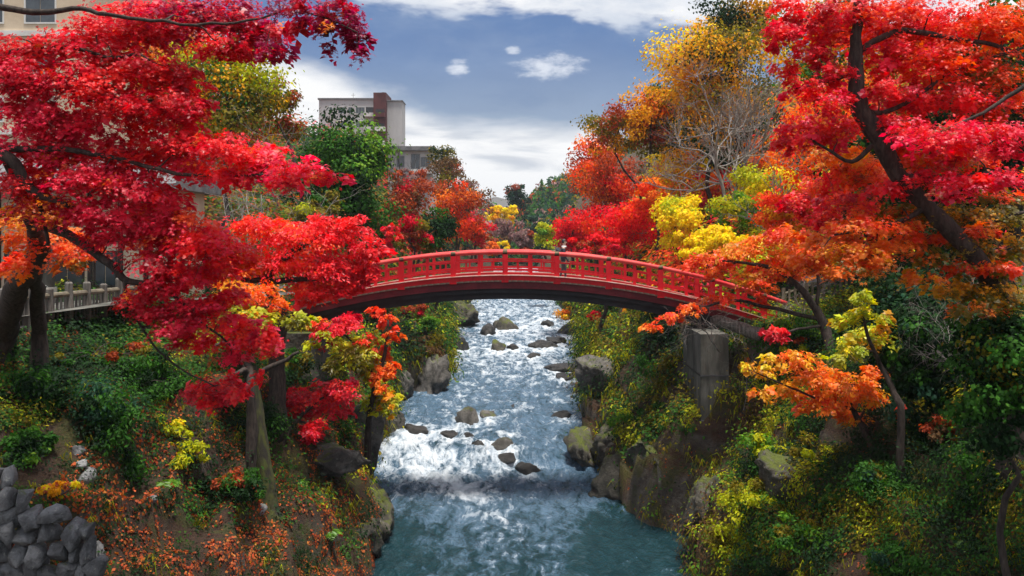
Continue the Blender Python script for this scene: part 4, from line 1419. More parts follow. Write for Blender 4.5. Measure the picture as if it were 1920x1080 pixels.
maple('maple_tree', 'small orange maple on the slope just below the scarlet maple', [
    (470, 546, 60, 18, 'orange', 'redorange'), (512, 572, 40, 16, 'orange', 'redorange'), (435, 560, 44, 16, 'orange', 'gold'), (455, 590, 50, 16, 'ygreen', 'gold'), (500, 600, 30, 16, 'ygreen', 'orange'), (560, 600, 34, 18, 'ygreen', 'olive'), (420, 535, 30, 12, 'gold', 'orange')],
    23.0, [[(470, 720, 16, 22), (465, 650, 12), (480, 590, 8), (510, 570, 4)], [(465, 650, 7), (440, 570, 4)]], size=0.115, dens=900, seed=13, kind='kite')

maple('maple_tree', 'small crimson maple leaning over the left rocks near the water', [
    (600, 740, 64, 22, 'crimson', 'scarlet'), (558, 770, 42, 18, 'crimson', 'scarlet'), (640, 730, 38, 15, 'crimson', 'scarlet'), (588, 800, 38, 16, 'crimson', 'scarlet'), (622, 772, 36, 15, 'crimson'), (580, 822, 26, 8, 'crimson'), (545, 740, 30, 12, 'crimson')],
    26.0, [[(520, 870, 12, 25), (540, 810, 10, 25.5), (575, 770, 7), (620, 735, 4)], [(560, 790, 5), (600, 800, 3)]], size=0.115, dens=900, seed=14, kind='kite')

maple('maple_tree', 'orange-red maple sapling hanging below the left bridge end', [
    (724, 600, 22, 16, 'redorange', 'orange'), (736, 630, 20, 18, 'redorange', 'orange'), (722, 665, 24, 14, 'redorange', 'orange'), (714, 698, 20, 14, 'orange', 'redorange'), (712, 728, 18, 12, 'orange', 'gold'), (706, 580, 18, 10, 'redorange'),
    (640, 610, 46, 18, 'crimson', 'scarlet'), (600, 612, 28, 16, 'redorange', 'gold'), (668, 596, 22, 12, 'crimson'), (690, 640, 30, 22, 'redorange', 'ygreen'), (665, 660, 44, 26, 'ygreen', 'olive'), (640, 690, 40, 22, 'olive', 'ygreen'), (690, 690, 28, 18, 'ygreen', 'gold'), (730, 760, 22, 26, 'ygreen', 'gold'), (705, 755, 26, 20, 'ygreen', 'olive'), (735, 690, 16, 20, 'orange', 'redorange'), (610, 640, 40, 20, 'ygreen', 'crimson')],
    30.3, [[(690, 790, 12, 31), (700, 730, 9), (720, 670, 7), (728, 600, 4)], [(700, 700, 6), (660, 640, 5), (620, 610, 3)]], size=0.15, dens=560, seed=15, kind='kite')

maple('maple_tree', 'large leaning maple with dark trunk and layered pink-red leaves at right', [
    (1488, 20, 50, 26, 'scarlet', 'crimson'), (1545, 48, 66, 32, 'crimson', 'scarlet'), (1600, 12, 70, 30, 'crimson', 'redorange'), (1690, 20, 82, 36, 'redorange', 'crimson'), (1790, 35, 90, 40, 'redorange', 'scarlet'), (1885, 40, 62, 40, 'redorange', 'orange'),
    (1530, 98, 46, 16, 'crimson', 'scarlet'), (1572, 132, 40, 18, 'crimson', 'scarlet'), (1680, 100, 66, 34, 'scarlet', 'pink'), (1770, 115, 80, 38, 'redorange', 'scarlet'), (1865, 125, 70, 38, 'redorange', 'olive'),
    (1508, 160, 40, 20, 'scarlet', 'pink'), (1556, 182, 48, 22, 'scarlet', 'pink'), (1535, 235, 66, 26, 'scarlet', 'pink'), (1498, 268, 40, 20, 'scarlet', 'crimson'), (1575, 256, 34, 26, 'scarlet', 'pink'),
    (1655, 165, 40, 24, 'scarlet', 'pink'), (1705, 180, 70, 28, 'scarlet', 'pink'), (1795, 185, 80, 28, 'scarlet', 'crimson'), (1885, 190, 60, 28, 'redorange', 'crimson'),
    (1690, 238, 60, 24, 'pink', 'scarlet'), (1765, 252, 88, 24, 'pink', 'scarlet', 13), (1852, 242, 86, 26, 'pink', 'scarlet', 13), (1895, 278, 46, 18, 'pink', None, 13), (1780, 285, 60, 16, 'redorange', 'pink'),
    (1600, 298, 58, 22, 'orange', 'gold', 16), (1556, 285, 40, 18, 'orange', 'gold', 16), (1650, 325, 46, 24, 'redorange', 'orange', 16), (1712, 290, 40, 18, 'redorange', 'orange'), (1590, 330, 40, 16, 'orange', 'redorange', 16),
    (1500, 385, 34, 22, 'crimson', 'scarlet', 16), (1535, 404, 52, 22, 'crimson', 'redorange', 16), (1602, 374, 60, 18, 'crimson', 'redorange', 15), (1694, 345, 62, 16, 'scarlet', 'crimson'), (1745, 330, 40, 14, 'scarlet', 'pink'),
    (1830, 340, 76, 16, 'pink', 'scarlet', 12.6), (1892, 332, 44, 18, 'pink', 'scarlet', 12.6), (1790, 360, 50, 10, 'pink', None, 12.6),
    (1770, 398, 78, 20, 'olive', 'gold'), (1865, 405, 70, 22, 'olive', 'gold'), (1690, 400, 50, 16, 'olive', 'orange'), (1830, 462, 56, 20, 'olive', 'gold'), (1885, 500, 46, 18, 'redorange', 'olive'), (1870, 545, 50, 18, 'olive', 'gold'), (1900, 470, 34, 24, 'gold', 'olive'),
    (1845, 430, 40, 10, 'redorange', 'orange', 13.4), (1800, 305, 60, 14, 'redorange', 'olive', 15), (1880, 365, 50, 14, 'olive', 'redorange', 15),
    (1625, 425, 66, 18, 'redorange', 'orange'), (1560, 442, 66, 18, 'orange', 'redorange', 15), (1700, 432, 58, 16, 'redorange', 'orange'), (1684, 462, 60, 16, 'orange', 'redorange'), (1612, 472, 76, 18, 'orange', 'gold'), (1535, 490, 62, 18, 'orange', 'redorange', 15.5), (1735, 480, 40, 14, 'orange', 'olive'),
    (1595, 505, 60, 14, 'orange', 'olive'), (1660, 500, 50, 12, 'orange', 'olive'), (1470, 60, 40, 24, 'crimson', 'scarlet'), (1640, 60, 60, 26, 'crimson', 'redorange', 15), (1720, 60, 70, 30, 'redorange', 'scarlet', 15), (1480, 130, 30, 14, 'scarlet'),
    (1640, 225, 50, 26, 'redorange', 'scarlet', 16), (1560, 345, 50, 20, 'redorange', 'scarlet', 16), (1640, 395, 60, 16, 'redorange', 'orange', 15.5), (1780, 440, 60, 16, 'redorange', 'orange', 14.6), (1740, 300, 60, 18, 'redorange', 'crimson', 15), (1830, 290, 60, 16, 'redorange', 'scarlet', 15.5), (1480, 440, 44, 18, 'redorange', 'orange', 17), (1905, 560, 40, 22, 'olive', 'gold'), (1820, 500, 50, 14, 'olive', 'redorange'), (1780, 540, 50, 14, 'gold', 'olive'), (1850, 580, 60, 14, 'olive', 'orange'), (1730, 520, 44, 12, 'orange', 'gold'),
], 14.0, [
    [(1905, 660, 50, 15.5), (1885, 580, 40, 15), (1835, 492, 34), (1790, 440, 31), (1740, 390, 30), (1692, 332, 32), (1650, 262, 34), (1612, 200, 32), (1604, 130, 28), (1608, 60, 20), (1618, -20, 15), (1640, -90, 10)],
    [(1612, 200, 14), (1650, 215, 10), (1720, 180, 8), (1800, 130, 7), (1920, 90, 5)], [(1606, 100, 13), (1680, 60, 12), (1780, 70, 10), (1860, 85, 8), (1960, 120, 7)],
    [(1650, 262, 12), (1600, 300, 8), (1520, 260, 4)], [(1692, 332, 14), (1760, 330, 10), (1900, 320, 5)], [(1740, 390, 12), (1680, 420, 8), (1560, 440, 4)],
    [(1790, 440, 12), (1850, 420, 8), (1920, 400, 6)], [(1606, 130, 10), (1560, 150, 6), (1490, 165, 3)], [(1835, 492, 14), (1880, 520, 8), (1920, 500, 5)],
    [(1940, 150, 10, 13), (1860, 200, 7, 13), (1740, 260, 5, 13)],
], seed=16, dens=1800, size=0.076, fill=0.45)

maple('maple_tree', 'orange maple draping its sprays over the right end of the bridge', [
    (1340, 484, 46, 14, 'orange', 'redorange'), (1402, 468, 58, 18, 'orange', 'gold'), (1452, 500, 58, 20, 'orange', 'redorange'), (1490, 510, 50, 14, 'orange', 'gold'), (1405, 522, 34, 14, 'gold', 'orange'), (1350, 508, 32, 10, 'orange', 'redorange'), (1425, 540, 30, 14, 'redorange', 'orange'), (1425, 572, 18, 14, 'redorange'),
    (1460, 448, 60, 16, 'orange', 'yellow'), (1530, 470, 50, 16, 'orange', 'redorange'), (1300, 498, 24, 8, 'redorange', 'orange'), (1480, 480, 40, 14, 'orange', 'gold'),
    (1330, 566, 24, 8, 'redorange', 'orange', 29), (1296, 580, 26, 10, 'redorange', 'orange', 29), (1262, 596, 30, 11, 'redorange', 'orange', 29), (1226, 612, 24, 9, 'orange', 'redorange', 29), (1360, 560, 20, 8, 'redorange', None, 29),
    (1446, 628, 32, 11, 'crimson', 'scarlet', 27), (1470, 618, 18, 8, 'scarlet', None, 27),
], 28.5, [
    [(1560, 660, 20, 28), (1540, 600, 16), (1500, 540, 12), (1440, 500, 8), (1350, 488, 4)], [(1540, 600, 8), (1440, 575, 7, 29), (1360, 565, 5, 29), (1230, 610, 3, 29)], [(1530, 580, 8), (1530, 500, 6), (1460, 450, 4)], [(1540, 610, 6), (1450, 626, 4, 27)],
], size=0.125, dens=850, seed=17, kind='kite')

maple('maple_tree', 'yellow-green maple on the right slope above the orange bush', [
    (1620, 592, 40, 18, 'ygreen', 'yellow'), (1642, 632, 52, 20, 'ygreen', 'gold'), (1594, 650, 36, 16, 'ygreen', 'yellow'), (1585, 610, 26, 14, 'ygreen', 'gold'), (1660, 600, 20, 10, 'gold', 'ygreen'), (1620, 560, 22, 14, 'ygreen'), (1570, 670, 30, 12, 'ygreen', 'olive')],
    19.0, [[(1690, 760, 12, 18.5), (1660, 700, 10), (1630, 640, 7), (1615, 570, 4)], [(1640, 660, 5), (1590, 650, 3)]], size=0.10, dens=1100, seed=18, kind='kite')

maple('maple_tree', 'bright orange low maple bush on the right slope', [
    (1520, 700, 56, 20, 'orange', 'gold'), (1582, 722, 66, 22, 'orange', 'gold'), (1548, 758, 56, 20, 'orange', 'redorange'), (1622, 742, 44, 20, 'orange', 'gold'), (1482, 734, 40, 16, 'gold', 'orange'), (1600, 782, 40, 15, 'orange', 'gold'), (1500, 670, 36, 13, 'orange', 'gold'),
    (1440, 700, 22, 12, 'gold', 'yellow'), (1404, 690, 16, 8, 'gold', 'yellow'), (1446, 672, 16, 10, 'gold', 'yellow'), (1690, 778, 13, 16, 'orange', 'redorange'), (1430, 738, 26, 12, 'gold', 'orange'), (1640, 700, 26, 12, 'orange')],
    20.5, [[(1640, 850, 14, 20), (1610, 790, 11), (1570, 730, 8), (1500, 690, 4)], [(1600, 770, 6), (1500, 735, 4), (1410, 695, 2)], [(1610, 790, 5), (1640, 740, 4), (1690, 775, 2)]], size=0.105, dens=1100, seed=19, kind='kite', mixp=0.3)

# ------------------------------------------------------------------ trees of both hillsides
TREES = [
    # label, px, py, rx, ry, d, palettes, leaves, leaf size, clumps, options
    ('glossy dark green evergreen tree in front of the hotel', 650, 315, 92, 100, 50, [('green', 5), ('dgreen', 2), ('lgreen', 1)], 13000, 0.19, 60, dict(mat='needle', flat=0.6)),
    ('olive and yellow-green tree rising behind the large crimson maple', 430, 175, 110, 105, 42, [('olive', 3), ('ygreen', 2), ('gold', 1), ('green', 2), ('russet', 1)], 12000, 0.17, 55, dict()),
    ('rust-tinted tree with thin outer leaves left of the hotel', 525, 205, 44, 60, 46, [('russet', 3), ('olive', 2)], 3200, 0.15, 26, dict(gap=0.1)),
    ('tall brown and green tree in the gap behind the red maple', 330, 120, 90, 110, 48, [('russet', 2), ('orange', 1), ('olive', 2), ('gold', 1)], 8000, 0.18, 40, dict()),
    ('low olive bushy tree under the glossy evergreen', 600, 395, 66, 32, 43, [('olive', 2), ('green', 2), ('ygreen', 1)], 4200, 0.15, 26, dict()),
    ('russet brown tree just right of the glossy evergreen', 762, 372, 46, 52, 66, [('russet', 4), ('brown', 2), ('crimson', 1)], 4500, 0.19, 30, dict()),
    ('burnt orange tree above the left bridge railing', 855, 388, 52, 46, 78, [('redorange', 2), ('russet', 3), ('orange', 1)], 4500, 0.22, 30, dict()),
    ('narrow orange-red tree at the valley gap on the left', 895, 432, 32, 34, 88, [('redorange', 3), ('russet', 2), ('crimson', 1)], 2600, 0.22, 20, dict()),
    ('dark pine-green tree between the russet and burnt orange trees', 815, 425, 48, 36, 62, [('dgreen', 4), ('green', 2), ('olive', 1)], 4200, 0.18, 26, dict(mat='needle')),
    ('dull red tree behind the left railing of the bridge', 770, 438, 44, 32, 57, [('russet', 3), ('crimson', 2), ('olive', 1)], 3200, 0.18, 22, dict()),
    ('grey-green tangled tree low behind the left bridge end', 690, 430, 50, 36, 52, [('olive', 3), ('brown', 2), ('green', 1)], 3400, 0.17, 22, dict()),
    ('leaning sparse pine high beside the grey annex', 832, 300, 30, 30, 108, [('olive', 3), ('dgreen', 2), ('brown', 1)], 2600, 0.25, 46, dict(foot=(830, 0), flat=0.6)),
    ('sparse brown pine leaning down the skyline below the annex', 846, 332, 42, 34, 104, [('olive', 2), ('brown', 3), ('russet', 1)], 2800, 0.25, 46, dict(foot=(860, 0), flat=0.6)),
    ('lowest sparse brown tree on the left skyline', 884, 372, 34, 32, 100, [('brown', 3), ('mauve', 2), ('olive', 1)], 2200, 0.24, 40, dict()),
    ('wine-red small tree at the foot of the annex', 772, 335, 40, 20, 100, [('russet', 3), ('mauve', 2), ('crimson', 1)], 2000, 0.24, 16, dict()),
    ('golden yellow tree at the far end of the valley', 945, 402, 36, 17, 150, [('yellow', 3), ('gold', 3)], 2200, 0.40, 18, dict()),
    ('mauve leafless-looking thicket tree at the valley end', 958, 438, 34, 26, 140, [('mauve', 5), ('brown', 1)], 2200, 0.34, 20, dict()),
    ('tiny yellow tree at the far bank behind the bridge crown', 948, 462, 14, 10, 128, [('yellow', 2), ('gold', 2)], 700, 0.28, 8, dict()),
    ('yellow-green round tree at the right of the valley gap', 1024, 436, 24, 22, 105, [('ygreen', 4), ('lgreen', 1)], 2200, 0.26, 16, dict()),
    ('scarlet tree at the right of the valley gap by the bridge crown', 1075, 430, 42, 44, 78, [('scarlet', 4), ('crimson', 2)], 4200, 0.22, 28, dict()),
    ('tall orange and red tree behind the bridge crown', 1142, 345, 66, 58, 72, [('redorange', 3), ('orange', 1), ('russet', 2), ('crimson', 1)], 6500, 0.21, 40, dict()),
    ('crimson tree directly behind the right half of the bridge', 1170, 425, 80, 48, 52, [('crimson', 2), ('scarlet', 4), ('redorange', 1)], 6500, 0.16, 40, dict()),
    ('reddish low tree touching the handrail right of the bridge crown', 1115, 462, 54, 20, 46, [('crimson', 3), ('scarlet', 1), ('russet', 1)], 3000, 0.14, 20, dict()),
    ('golden olive tree with airy crown on the right skyline', 1165, 238, 72, 46, 62, [('gold', 3), ('olive', 3), ('russet', 2)], 4800, 0.18, 44, dict(foot=(1230, 0))),
    ('towering gold-topped tree on the right skyline', 1325, 140, 112, 105, 55, [('gold', 6), ('olive', 3), ('yellow', 1), ('dgreen', 2)], 14000, 0.19, 64, dict(tr_r=0.22, foot=(1350, 0))),
    ('tall olive and dark green tree at the top of the frame', 1390, 40, 84, 62, 60, [('olive', 3), ('gold', 2), ('dgreen', 2)], 6500, 0.19, 40, dict(tr_r=0.24)),
    ('dense orange-brown tree left of the towering gold tree', 1225, 215, 62, 66, 60, [('gold', 3), ('russet', 2), ('olive', 3), ('orange', 1)], 6500, 0.19, 42, dict(tr_r=0.2)),
    ('deep green broadleaf tree filling the slope under the skyline', 1300, 265, 84, 60, 62, [('green', 3), ('dgreen', 3), ('olive', 2)], 6500, 0.2, 40, dict(mat='needle', tr_r=0.2)),
    ('rust-orange tree high on the slope behind the red trees', 1120, 300, 46, 44, 80, [('russet', 3), ('orange', 2), ('redorange', 2)], 3600, 0.22, 28, dict()),
    ('dark evergreen standing behind the golden skyline trees', 1265, 235, 62, 90, 66, [('dgreen', 4), ('green', 1), ('olive', 1)], 7000, 0.21, 40, dict(mat='needle', tr_r=0.22)),
    ('second dark evergreen behind the bare grey tree', 1400, 240, 90, 120, 70, [('dgreen', 3), ('olive', 2), ('brown', 1)], 8000, 0.23, 44, dict(tr_r=0.24)),
    ('yellow-leaved young tree left of the bare grey tree', 1262, 315, 54, 48, 56, [('yellow', 4), ('gold', 2), ('orange', 1)], 4600, 0.16, 34, dict(gap=0.1)),
    ('orange tree under the yellow-leaved young tree', 1225, 372, 44, 28, 50, [('orange', 3), ('redorange', 2)], 2800, 0.15, 20, dict()),
    ('rose-red tree behind the bare grey trunk', 1330, 345, 50, 34, 60, [('pink', 2), ('scarlet', 2), ('orange', 1)], 3000, 0.17, 22, dict()),
    ('orange-gold tree to the right of the bare grey tree', 1430, 300, 60, 34, 54, [('orange', 3), ('gold', 2)], 3400, 0.16, 24, dict()),
    ('lemon yellow tree between the bare trunk and the leaning maple', 1445, 345, 66, 46, 46, [('yellow', 4), ('ygreen', 3)], 5600, 0.15, 36, dict()),
    ('lime green bushy tree behind the yellow sprays', 1390, 400, 70, 40, 44, [('lgreen', 3), ('ygreen', 3)], 4600, 0.14, 28, dict()),
    ('yellow tree beside the crimson tree above the railing', 1275, 405, 60, 40, 42, [('ygreen', 2), ('yellow', 4)], 5600, 0.14, 36, dict()),
    ('bright yellow low tree over the right half of the railing', 1330, 450, 66, 30, 38, [('yellow', 5), ('gold', 1)], 6000, 0.13, 36, dict()),
    ('flame orange tree behind the leaning maple', 1490, 400, 66, 46, 36, [('orange', 3), ('redorange', 2), ('gold', 2)], 6000, 0.12, 28, dict()),
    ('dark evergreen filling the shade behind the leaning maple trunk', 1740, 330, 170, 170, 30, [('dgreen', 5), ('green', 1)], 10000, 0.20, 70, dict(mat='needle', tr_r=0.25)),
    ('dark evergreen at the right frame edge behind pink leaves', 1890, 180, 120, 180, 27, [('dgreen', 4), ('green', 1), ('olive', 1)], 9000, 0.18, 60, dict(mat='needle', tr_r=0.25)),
    ('olive tree glimpsed behind the top of the leaning maple', 1560, 70, 120, 90, 40, [('olive', 3), ('green', 2), ('gold', 2)], 7000, 0.16, 40, dict()),
    ('red tree filling the hillside behind the leaning maple', 1590, 260, 130, 110, 34, [('scarlet', 3), ('redorange', 2), ('orange', 2)], 11000, 0.13, 50, dict()),
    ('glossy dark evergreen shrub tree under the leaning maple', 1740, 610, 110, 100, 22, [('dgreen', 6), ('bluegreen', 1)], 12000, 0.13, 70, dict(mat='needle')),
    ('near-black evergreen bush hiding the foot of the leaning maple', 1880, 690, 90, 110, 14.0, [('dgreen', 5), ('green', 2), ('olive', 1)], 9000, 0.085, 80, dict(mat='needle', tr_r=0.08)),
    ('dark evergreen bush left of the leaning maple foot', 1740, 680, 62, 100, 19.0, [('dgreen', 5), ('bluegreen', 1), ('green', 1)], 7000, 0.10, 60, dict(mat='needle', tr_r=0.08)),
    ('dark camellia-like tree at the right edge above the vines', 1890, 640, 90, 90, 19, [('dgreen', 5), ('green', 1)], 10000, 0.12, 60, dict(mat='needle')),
]
for i, (lab, px, py, rx, ry, d, pals, n, size, cl, kw) in enumerate(TREES):
    kw = dict(kw)
    tree('broadleaf_tree', lab, px, py, rx, ry, d, pals, n, size, cl, seed=100 + i, group='trees on the hillsides', **kw)

b0 = P(1345, 440, 47)
bare_tree('bare_tree', 'bare grey tree with fine twigs among the golden trees', np.array((b0[0], 47, ground_z(b0[0], 47) - 0.2)), P(1352, 215, 47), 0.16, 4, 5, nb=15, spread=0.6, Lf=0.42)
b0 = P(1385, 440, 52)
bare_tree('bare_tree', 'second paler bare tree right behind the first bare grey tree', np.array((b0[0], 52, ground_z(b0[0], 52) - 0.2)), P(1400, 140, 52), 0.15, 4, 6, nb=14, spread=0.5, Lf=0.34)
b0 = P(1490, 460, 40)
bare_tree('bare_tree', 'thin bent bare tree in front of the lemon yellow tree', np.array((b0[0], 40, ground_z(b0[0], 40) - 0.2)), P(1462, 330, 40), 0.11, 3, 8, nb=8, Lf=0.5)
b0 = P(480, 420, 34)
bare_tree('bare_shrub', 'grey leafless shrub between the red maple and the evergreen', np.array((b0[0], 34, ground_z(b0[0], 34) - 0.2)), P(490, 365, 34), 0.07, 3, 9, nb=20, spread=0.8, cat='shrub', Lf=0.6)
b0 = P(745, 330, 112)
bare_tree('bare_tree', 'small forked bare tree in front of the grey annex', np.array((b0[0], 112, ground_z(b0[0], 112))), P(748, 285, 112), 0.16, 3, 10, nb=8, Lf=0.3, mat='bark')
b0, _n = hit(1800, 760)
bare_tree('bare_shrub', 'tangle of bare grey vines on the dark right slope', b0, b0 + (-0.3, -0.6, 2.0), 0.024, 3, 21, nb=12, spread=0.9, cat='shrub', droop=0.3, Lf=0.6)
b0, _n = hit(1880, 860)
bare_tree('bare_shrub', 'bare arching stems at the right frame edge low on the slope', b0, b0 + (-0.5, -0.4, 2.4), 0.02, 3, 22, nb=8, spread=0.8, cat='shrub', droop=0.4, Lf=0.6)
b0, _n = hit(1400, 780)
bare_tree('bare_shrub', 'leafless twiggy shrub growing against the concrete pier', b0, b0 + (-0.2, -0.5, 2.2), 0.022, 3, 23, nb=10, spread=0.8, cat='shrub', Lf=0.5)
b0 = P(1350, 660, 29.2)
bare_tree('bare_shrub', 'pale bare branches hanging under the bridge end by the log', b0, b0 + (-0.9, -0.3, 1.1), 0.04, 3, 24, nb=12, spread=0.9, cat='shrub', droop=0.3, Lf=0.7)
b0 = P(1500, 620, 31)
bare_tree('bare_shrub', 'silvery dead branches in front of the pale picket fence', b0, b0 + (0.1, -0.2, 1.3), 0.05, 3, 25, nb=12, spread=0.9, cat='shrub', Lf=0.7)


# mossy trunk on the left slope
def mossy_trunk():
    q0 = hit(508, 965)[0] + (0, 0.15, -0.5)
    q1 = P(468, 690, q0[1] + 0.6)
    n = 22
    tt = np.linspace(0, 1, n)[:, None]
    pts = q0 * (1 - tt) + q1 * tt + (np.stack([fbm(tt * [3, 1, 1] + j, j, 3) for j in range(3)], 1) - 0.5) * 0.14
    rad = np.interp(tt[:, 0], [0, 0.12, 0.3, 1], [0.62, 0.30, 0.23, 0.20])
    a = Acc().tube(pts, rad, 14)
    v = a.v[0]
    ax = np.repeat(pts, 14, 0)
    a.v[0] = ax + (v - ax) * (0.75 + 0.5 * fbm(v * [4, 4, 1.2], 3, 4))[:, None]
    t = empty('mossy_trunk', q0, 'thick moss-covered tree trunk standing on the leaf-strewn left slope', 'tree trunk')
    obj('trunk', a, M['bark_moss'], t, smooth=True)
    b = Acc()
    for (e, r) in ((P(440, 700, 21.2), 0.12), (P(560, 660, 22.5), 0.1), (P(400, 650, 20.5), 0.09)):
        b.tube(wander(pts[-3], e, 8, 0.1, 0.1), np.linspace(r, r * 0.4, 8), 7)
    obj('limbs', b, M['bark'], t, smooth=True)


mossy_trunk()


# ------------------------------------------------------------------ shrubs, ferns and ground cover
SHRUBS = [
    # label, px, py, rx, ry, palettes, leaves, size
    ('dark green leafy shrub under the log fence, nearest the maple trunk', 70, 730, 80, 60, [('green', 3), ('dgreen', 4)], 2600, 0.085),
    ('blue-green shrub in the middle of the left slope', 190, 760, 85, 66, [('green', 3), ('bluegreen', 2), ('dgreen', 2)], 3000, 0.085),
    ('broad dark shrub covering the slope under the terrace, right of the maple trunk', 250, 690, 120, 50, [('dgreen', 4), ('green', 3)], 3600, 0.085),
    ('very dark shrub in the shade below the crimson maple branch', 310, 700, 85, 60, [('dgreen', 5), ('green', 1)], 2600, 0.085),
    ('green and rust ground shrub along the terrace edge', 170, 655, 130, 26, [('green', 2), ('olive', 3), ('russet', 1)], 2600, 0.075),
    ('mixed green shrub above the stray grey stones', 40, 820, 70, 36, [('green', 3), ('lgreen', 1), ('dgreen', 1)], 1700, 0.08),
    ('yellow-leaved sapling in the middle of the left slope', 318, 800, 46, 36, [('yellow', 3), ('ygreen', 3)], 700, 0.095),
    ('low yellow-green shrub right below the yellow sapling', 345, 850, 56, 30, [('ygreen', 3), ('green', 2)], 1300, 0.08),
    ('golden yellow plant spilling over the stone wall', 108, 915, 44, 24, [('yellow', 4), ('gold', 2)], 420, 0.10),
    ('dark fern-like shrub left of the mossy trunk', 250, 860, 60, 46, [('green', 3), ('lgreen', 1), ('dgreen', 3)], 1800, 0.08),
    ('olive shrub hiding the left bridge abutment', 620, 650, 60, 46, [('olive', 3), ('green', 3), ('ygreen', 2)], 2600, 0.10),
    ('ivy-green bush hanging in front of the left abutment', 585, 640, 56, 50, [('green', 3), ('olive', 2), ('dgreen', 3)], 2400, 0.11),
    ('dark leafy bush at the foot of the mossy trunk', 440, 900, 70, 40, [('dgreen', 4), ('green', 2), ('russet', 1)], 2000, 0.08),
    ('shaded green shrub right behind the mossy trunk', 480, 790, 80, 50, [('dgreen', 4), ('green', 2)], 2600, 0.09),
    ('dark green shrub behind the crimson maple by the rocks', 540, 680, 60, 40, [('green', 3), ('olive', 2), ('dgreen', 2)], 2200, 0.10),
    ('yellow-green weeping bush hanging over the left rock', 715, 725, 34, 46, [('ygreen', 4), ('olive', 2), ('gold', 1)], 1900, 0.10),
    ('bright green leafy bush on the far left bank under the bridge', 790, 610, 38, 22, [('lgreen', 3), ('green', 2)], 1500, 0.16),
    ('brown grassy bush on top of the left rock shoulder', 800, 650, 50, 26, [('olive', 3), ('brown', 3)], 1700, 0.14),
    ('wine-red bush tucked under the left arch of the bridge', 760, 575, 40, 16, [('crimson', 2), ('russet', 3), ('olive', 1)], 1200, 0.15),
    ('mossy green bush on the furthest left bank', 850, 590, 32, 26, [('olive', 3), ('ygreen', 2), ('green', 1)], 1500, 0.22),
    ('gold and orange bush on the far right bank under the bridge', 1068, 580, 36, 18, [('gold', 3), ('orange', 2), ('olive', 2)], 1400, 0.22),
    ('red bush under the right arch of the bridge', 1140, 590, 36, 18, [('crimson', 2), ('russet', 2), ('scarlet', 1)], 1200, 0.16),
    ('orange bush next to the red one under the right arch', 1190, 580, 28, 14, [('orange', 2), ('gold', 2), ('olive', 2)], 900, 0.15),
    ('green shrub on the cliff left of the concrete pier', 1240, 690, 52, 40, [('green', 3), ('olive', 2), ('lgreen', 1)], 2000, 0.11),
    ('dark shrub in the shade directly under the bridge end', 1260, 620, 60, 26, [('dgreen', 3), ('olive', 2)], 1700, 0.12),
    ('bright green fern bush above the mossy right rock', 1170, 790, 44, 26, [('lgreen', 3), ('ygreen', 2)], 1400, 0.10),
    ('brown-green bush above the dark rock block', 1240, 760, 56, 22, [('olive', 3), ('green', 2), ('brown', 1)], 1500, 0.10),
    ('light green bush growing at the foot of the pier', 1440, 840, 56, 36, [('lgreen', 2), ('ygreen', 3), ('green', 1)], 1800, 0.09),
    ('tall green bush beside the yellow-green maple', 1500, 620, 44, 34, [('lgreen', 2), ('green', 3)], 1700, 0.09),
    ('ochre leafed twigs in front of the concrete pier', 1395, 680, 30, 34, [('gold', 3), ('olive', 2), ('orange', 1)], 500, 0.09),
    ('rust-tinged bush behind the orange low maple', 1510, 650, 46, 24, [('olive', 2), ('russet', 2), ('ygreen', 1)], 1200, 0.09),
    ('yellow-green mossy bush on the nose of the right slope', 1400, 930, 66, 48, [('ygreen', 3), ('olive', 3), ('lgreen', 1)], 2300, 0.08),
    ('olive bush hanging to the water at the right slope foot', 1360, 1020, 60, 50, [('olive', 3), ('ygreen', 2)], 2200, 0.08),
    ('deep green shrub in the middle of the right slope', 1660, 880, 84, 46, [('green', 3), ('bluegreen', 2), ('olive', 1)], 2400, 0.075),
    ('green shrub low on the right slope beside the pale fern', 1680, 1040, 76, 40, [('green', 3), ('bluegreen', 2)], 2000, 0.07),
    ('olive green shrub under the orange low maple', 1560, 840, 76, 36, [('ygreen', 2), ('olive', 3), ('green', 1)], 2200, 0.075),
    ('dark leafy shrub at the right edge of the slope', 1850, 900, 80, 50, [('dgreen', 2), ('green', 3), ('brown', 1)], 2200, 0.07),
    ('small russet shrub in the dark right slope', 1780, 800, 60, 34, [('russet', 3), ('brown', 3)], 900, 0.07),
    ('sprawling green shrub near the waterline of the right slope', 1500, 990, 66, 44, [('lgreen', 2), ('olive', 3), ('green', 2)], 2000, 0.075),
]


def shrubs():
    for i, (lab, px, py, rx, ry, pals, n, size) in enumerate(SHRUBS):
        rng = np.random.default_rng(700 + i)
        q, nr = hit(px, py + ry * 0.7)
        k = q[1] / F
        c = q + np.array((0, 0, ry * 0.55 * k)) + nr * 0.1
        R = np.array((rx * k, rx * k * 0.8, ry * k))
        t = empty('leafy_shrub', q, lab, 'shrub', 'shrubs on the banks')
        a, st = Acc(), Acc()
        ws = np.array([p_[1] for p_ in pals], float)
        nc = max(9, int(n / (95 if n > 900 else 34)))
        for j in range(nc):
            u = unit(rng.normal(size=3)) * rng.uniform(0.2, 1.0)
            cc = c + u * R
            m_ = rng.uniform(0.16, 0.34) * (1 if n > 900 else 0.7)
            pal = pals[rng.choice(len(pals), p=ws / ws.sum())][0]
            clump(a, cc, np.array((1.2, 1.2, 0.8)) * m_ * min(R[0], R[2]) * 1.5, int(1.35 * n / nc), size * 1.35, pal, 'kite', rng, 0.2, 0.6)
            st.tube(wander(q - nr * 0.1, cc, 5, 0.05, 0.12, rng), np.linspace(0.02, 0.006, 5), 4, cap=False)
        obj('stems', st, M['bark'], t)
        obj('foliage', a, M['foliage'], t)


shrubs()


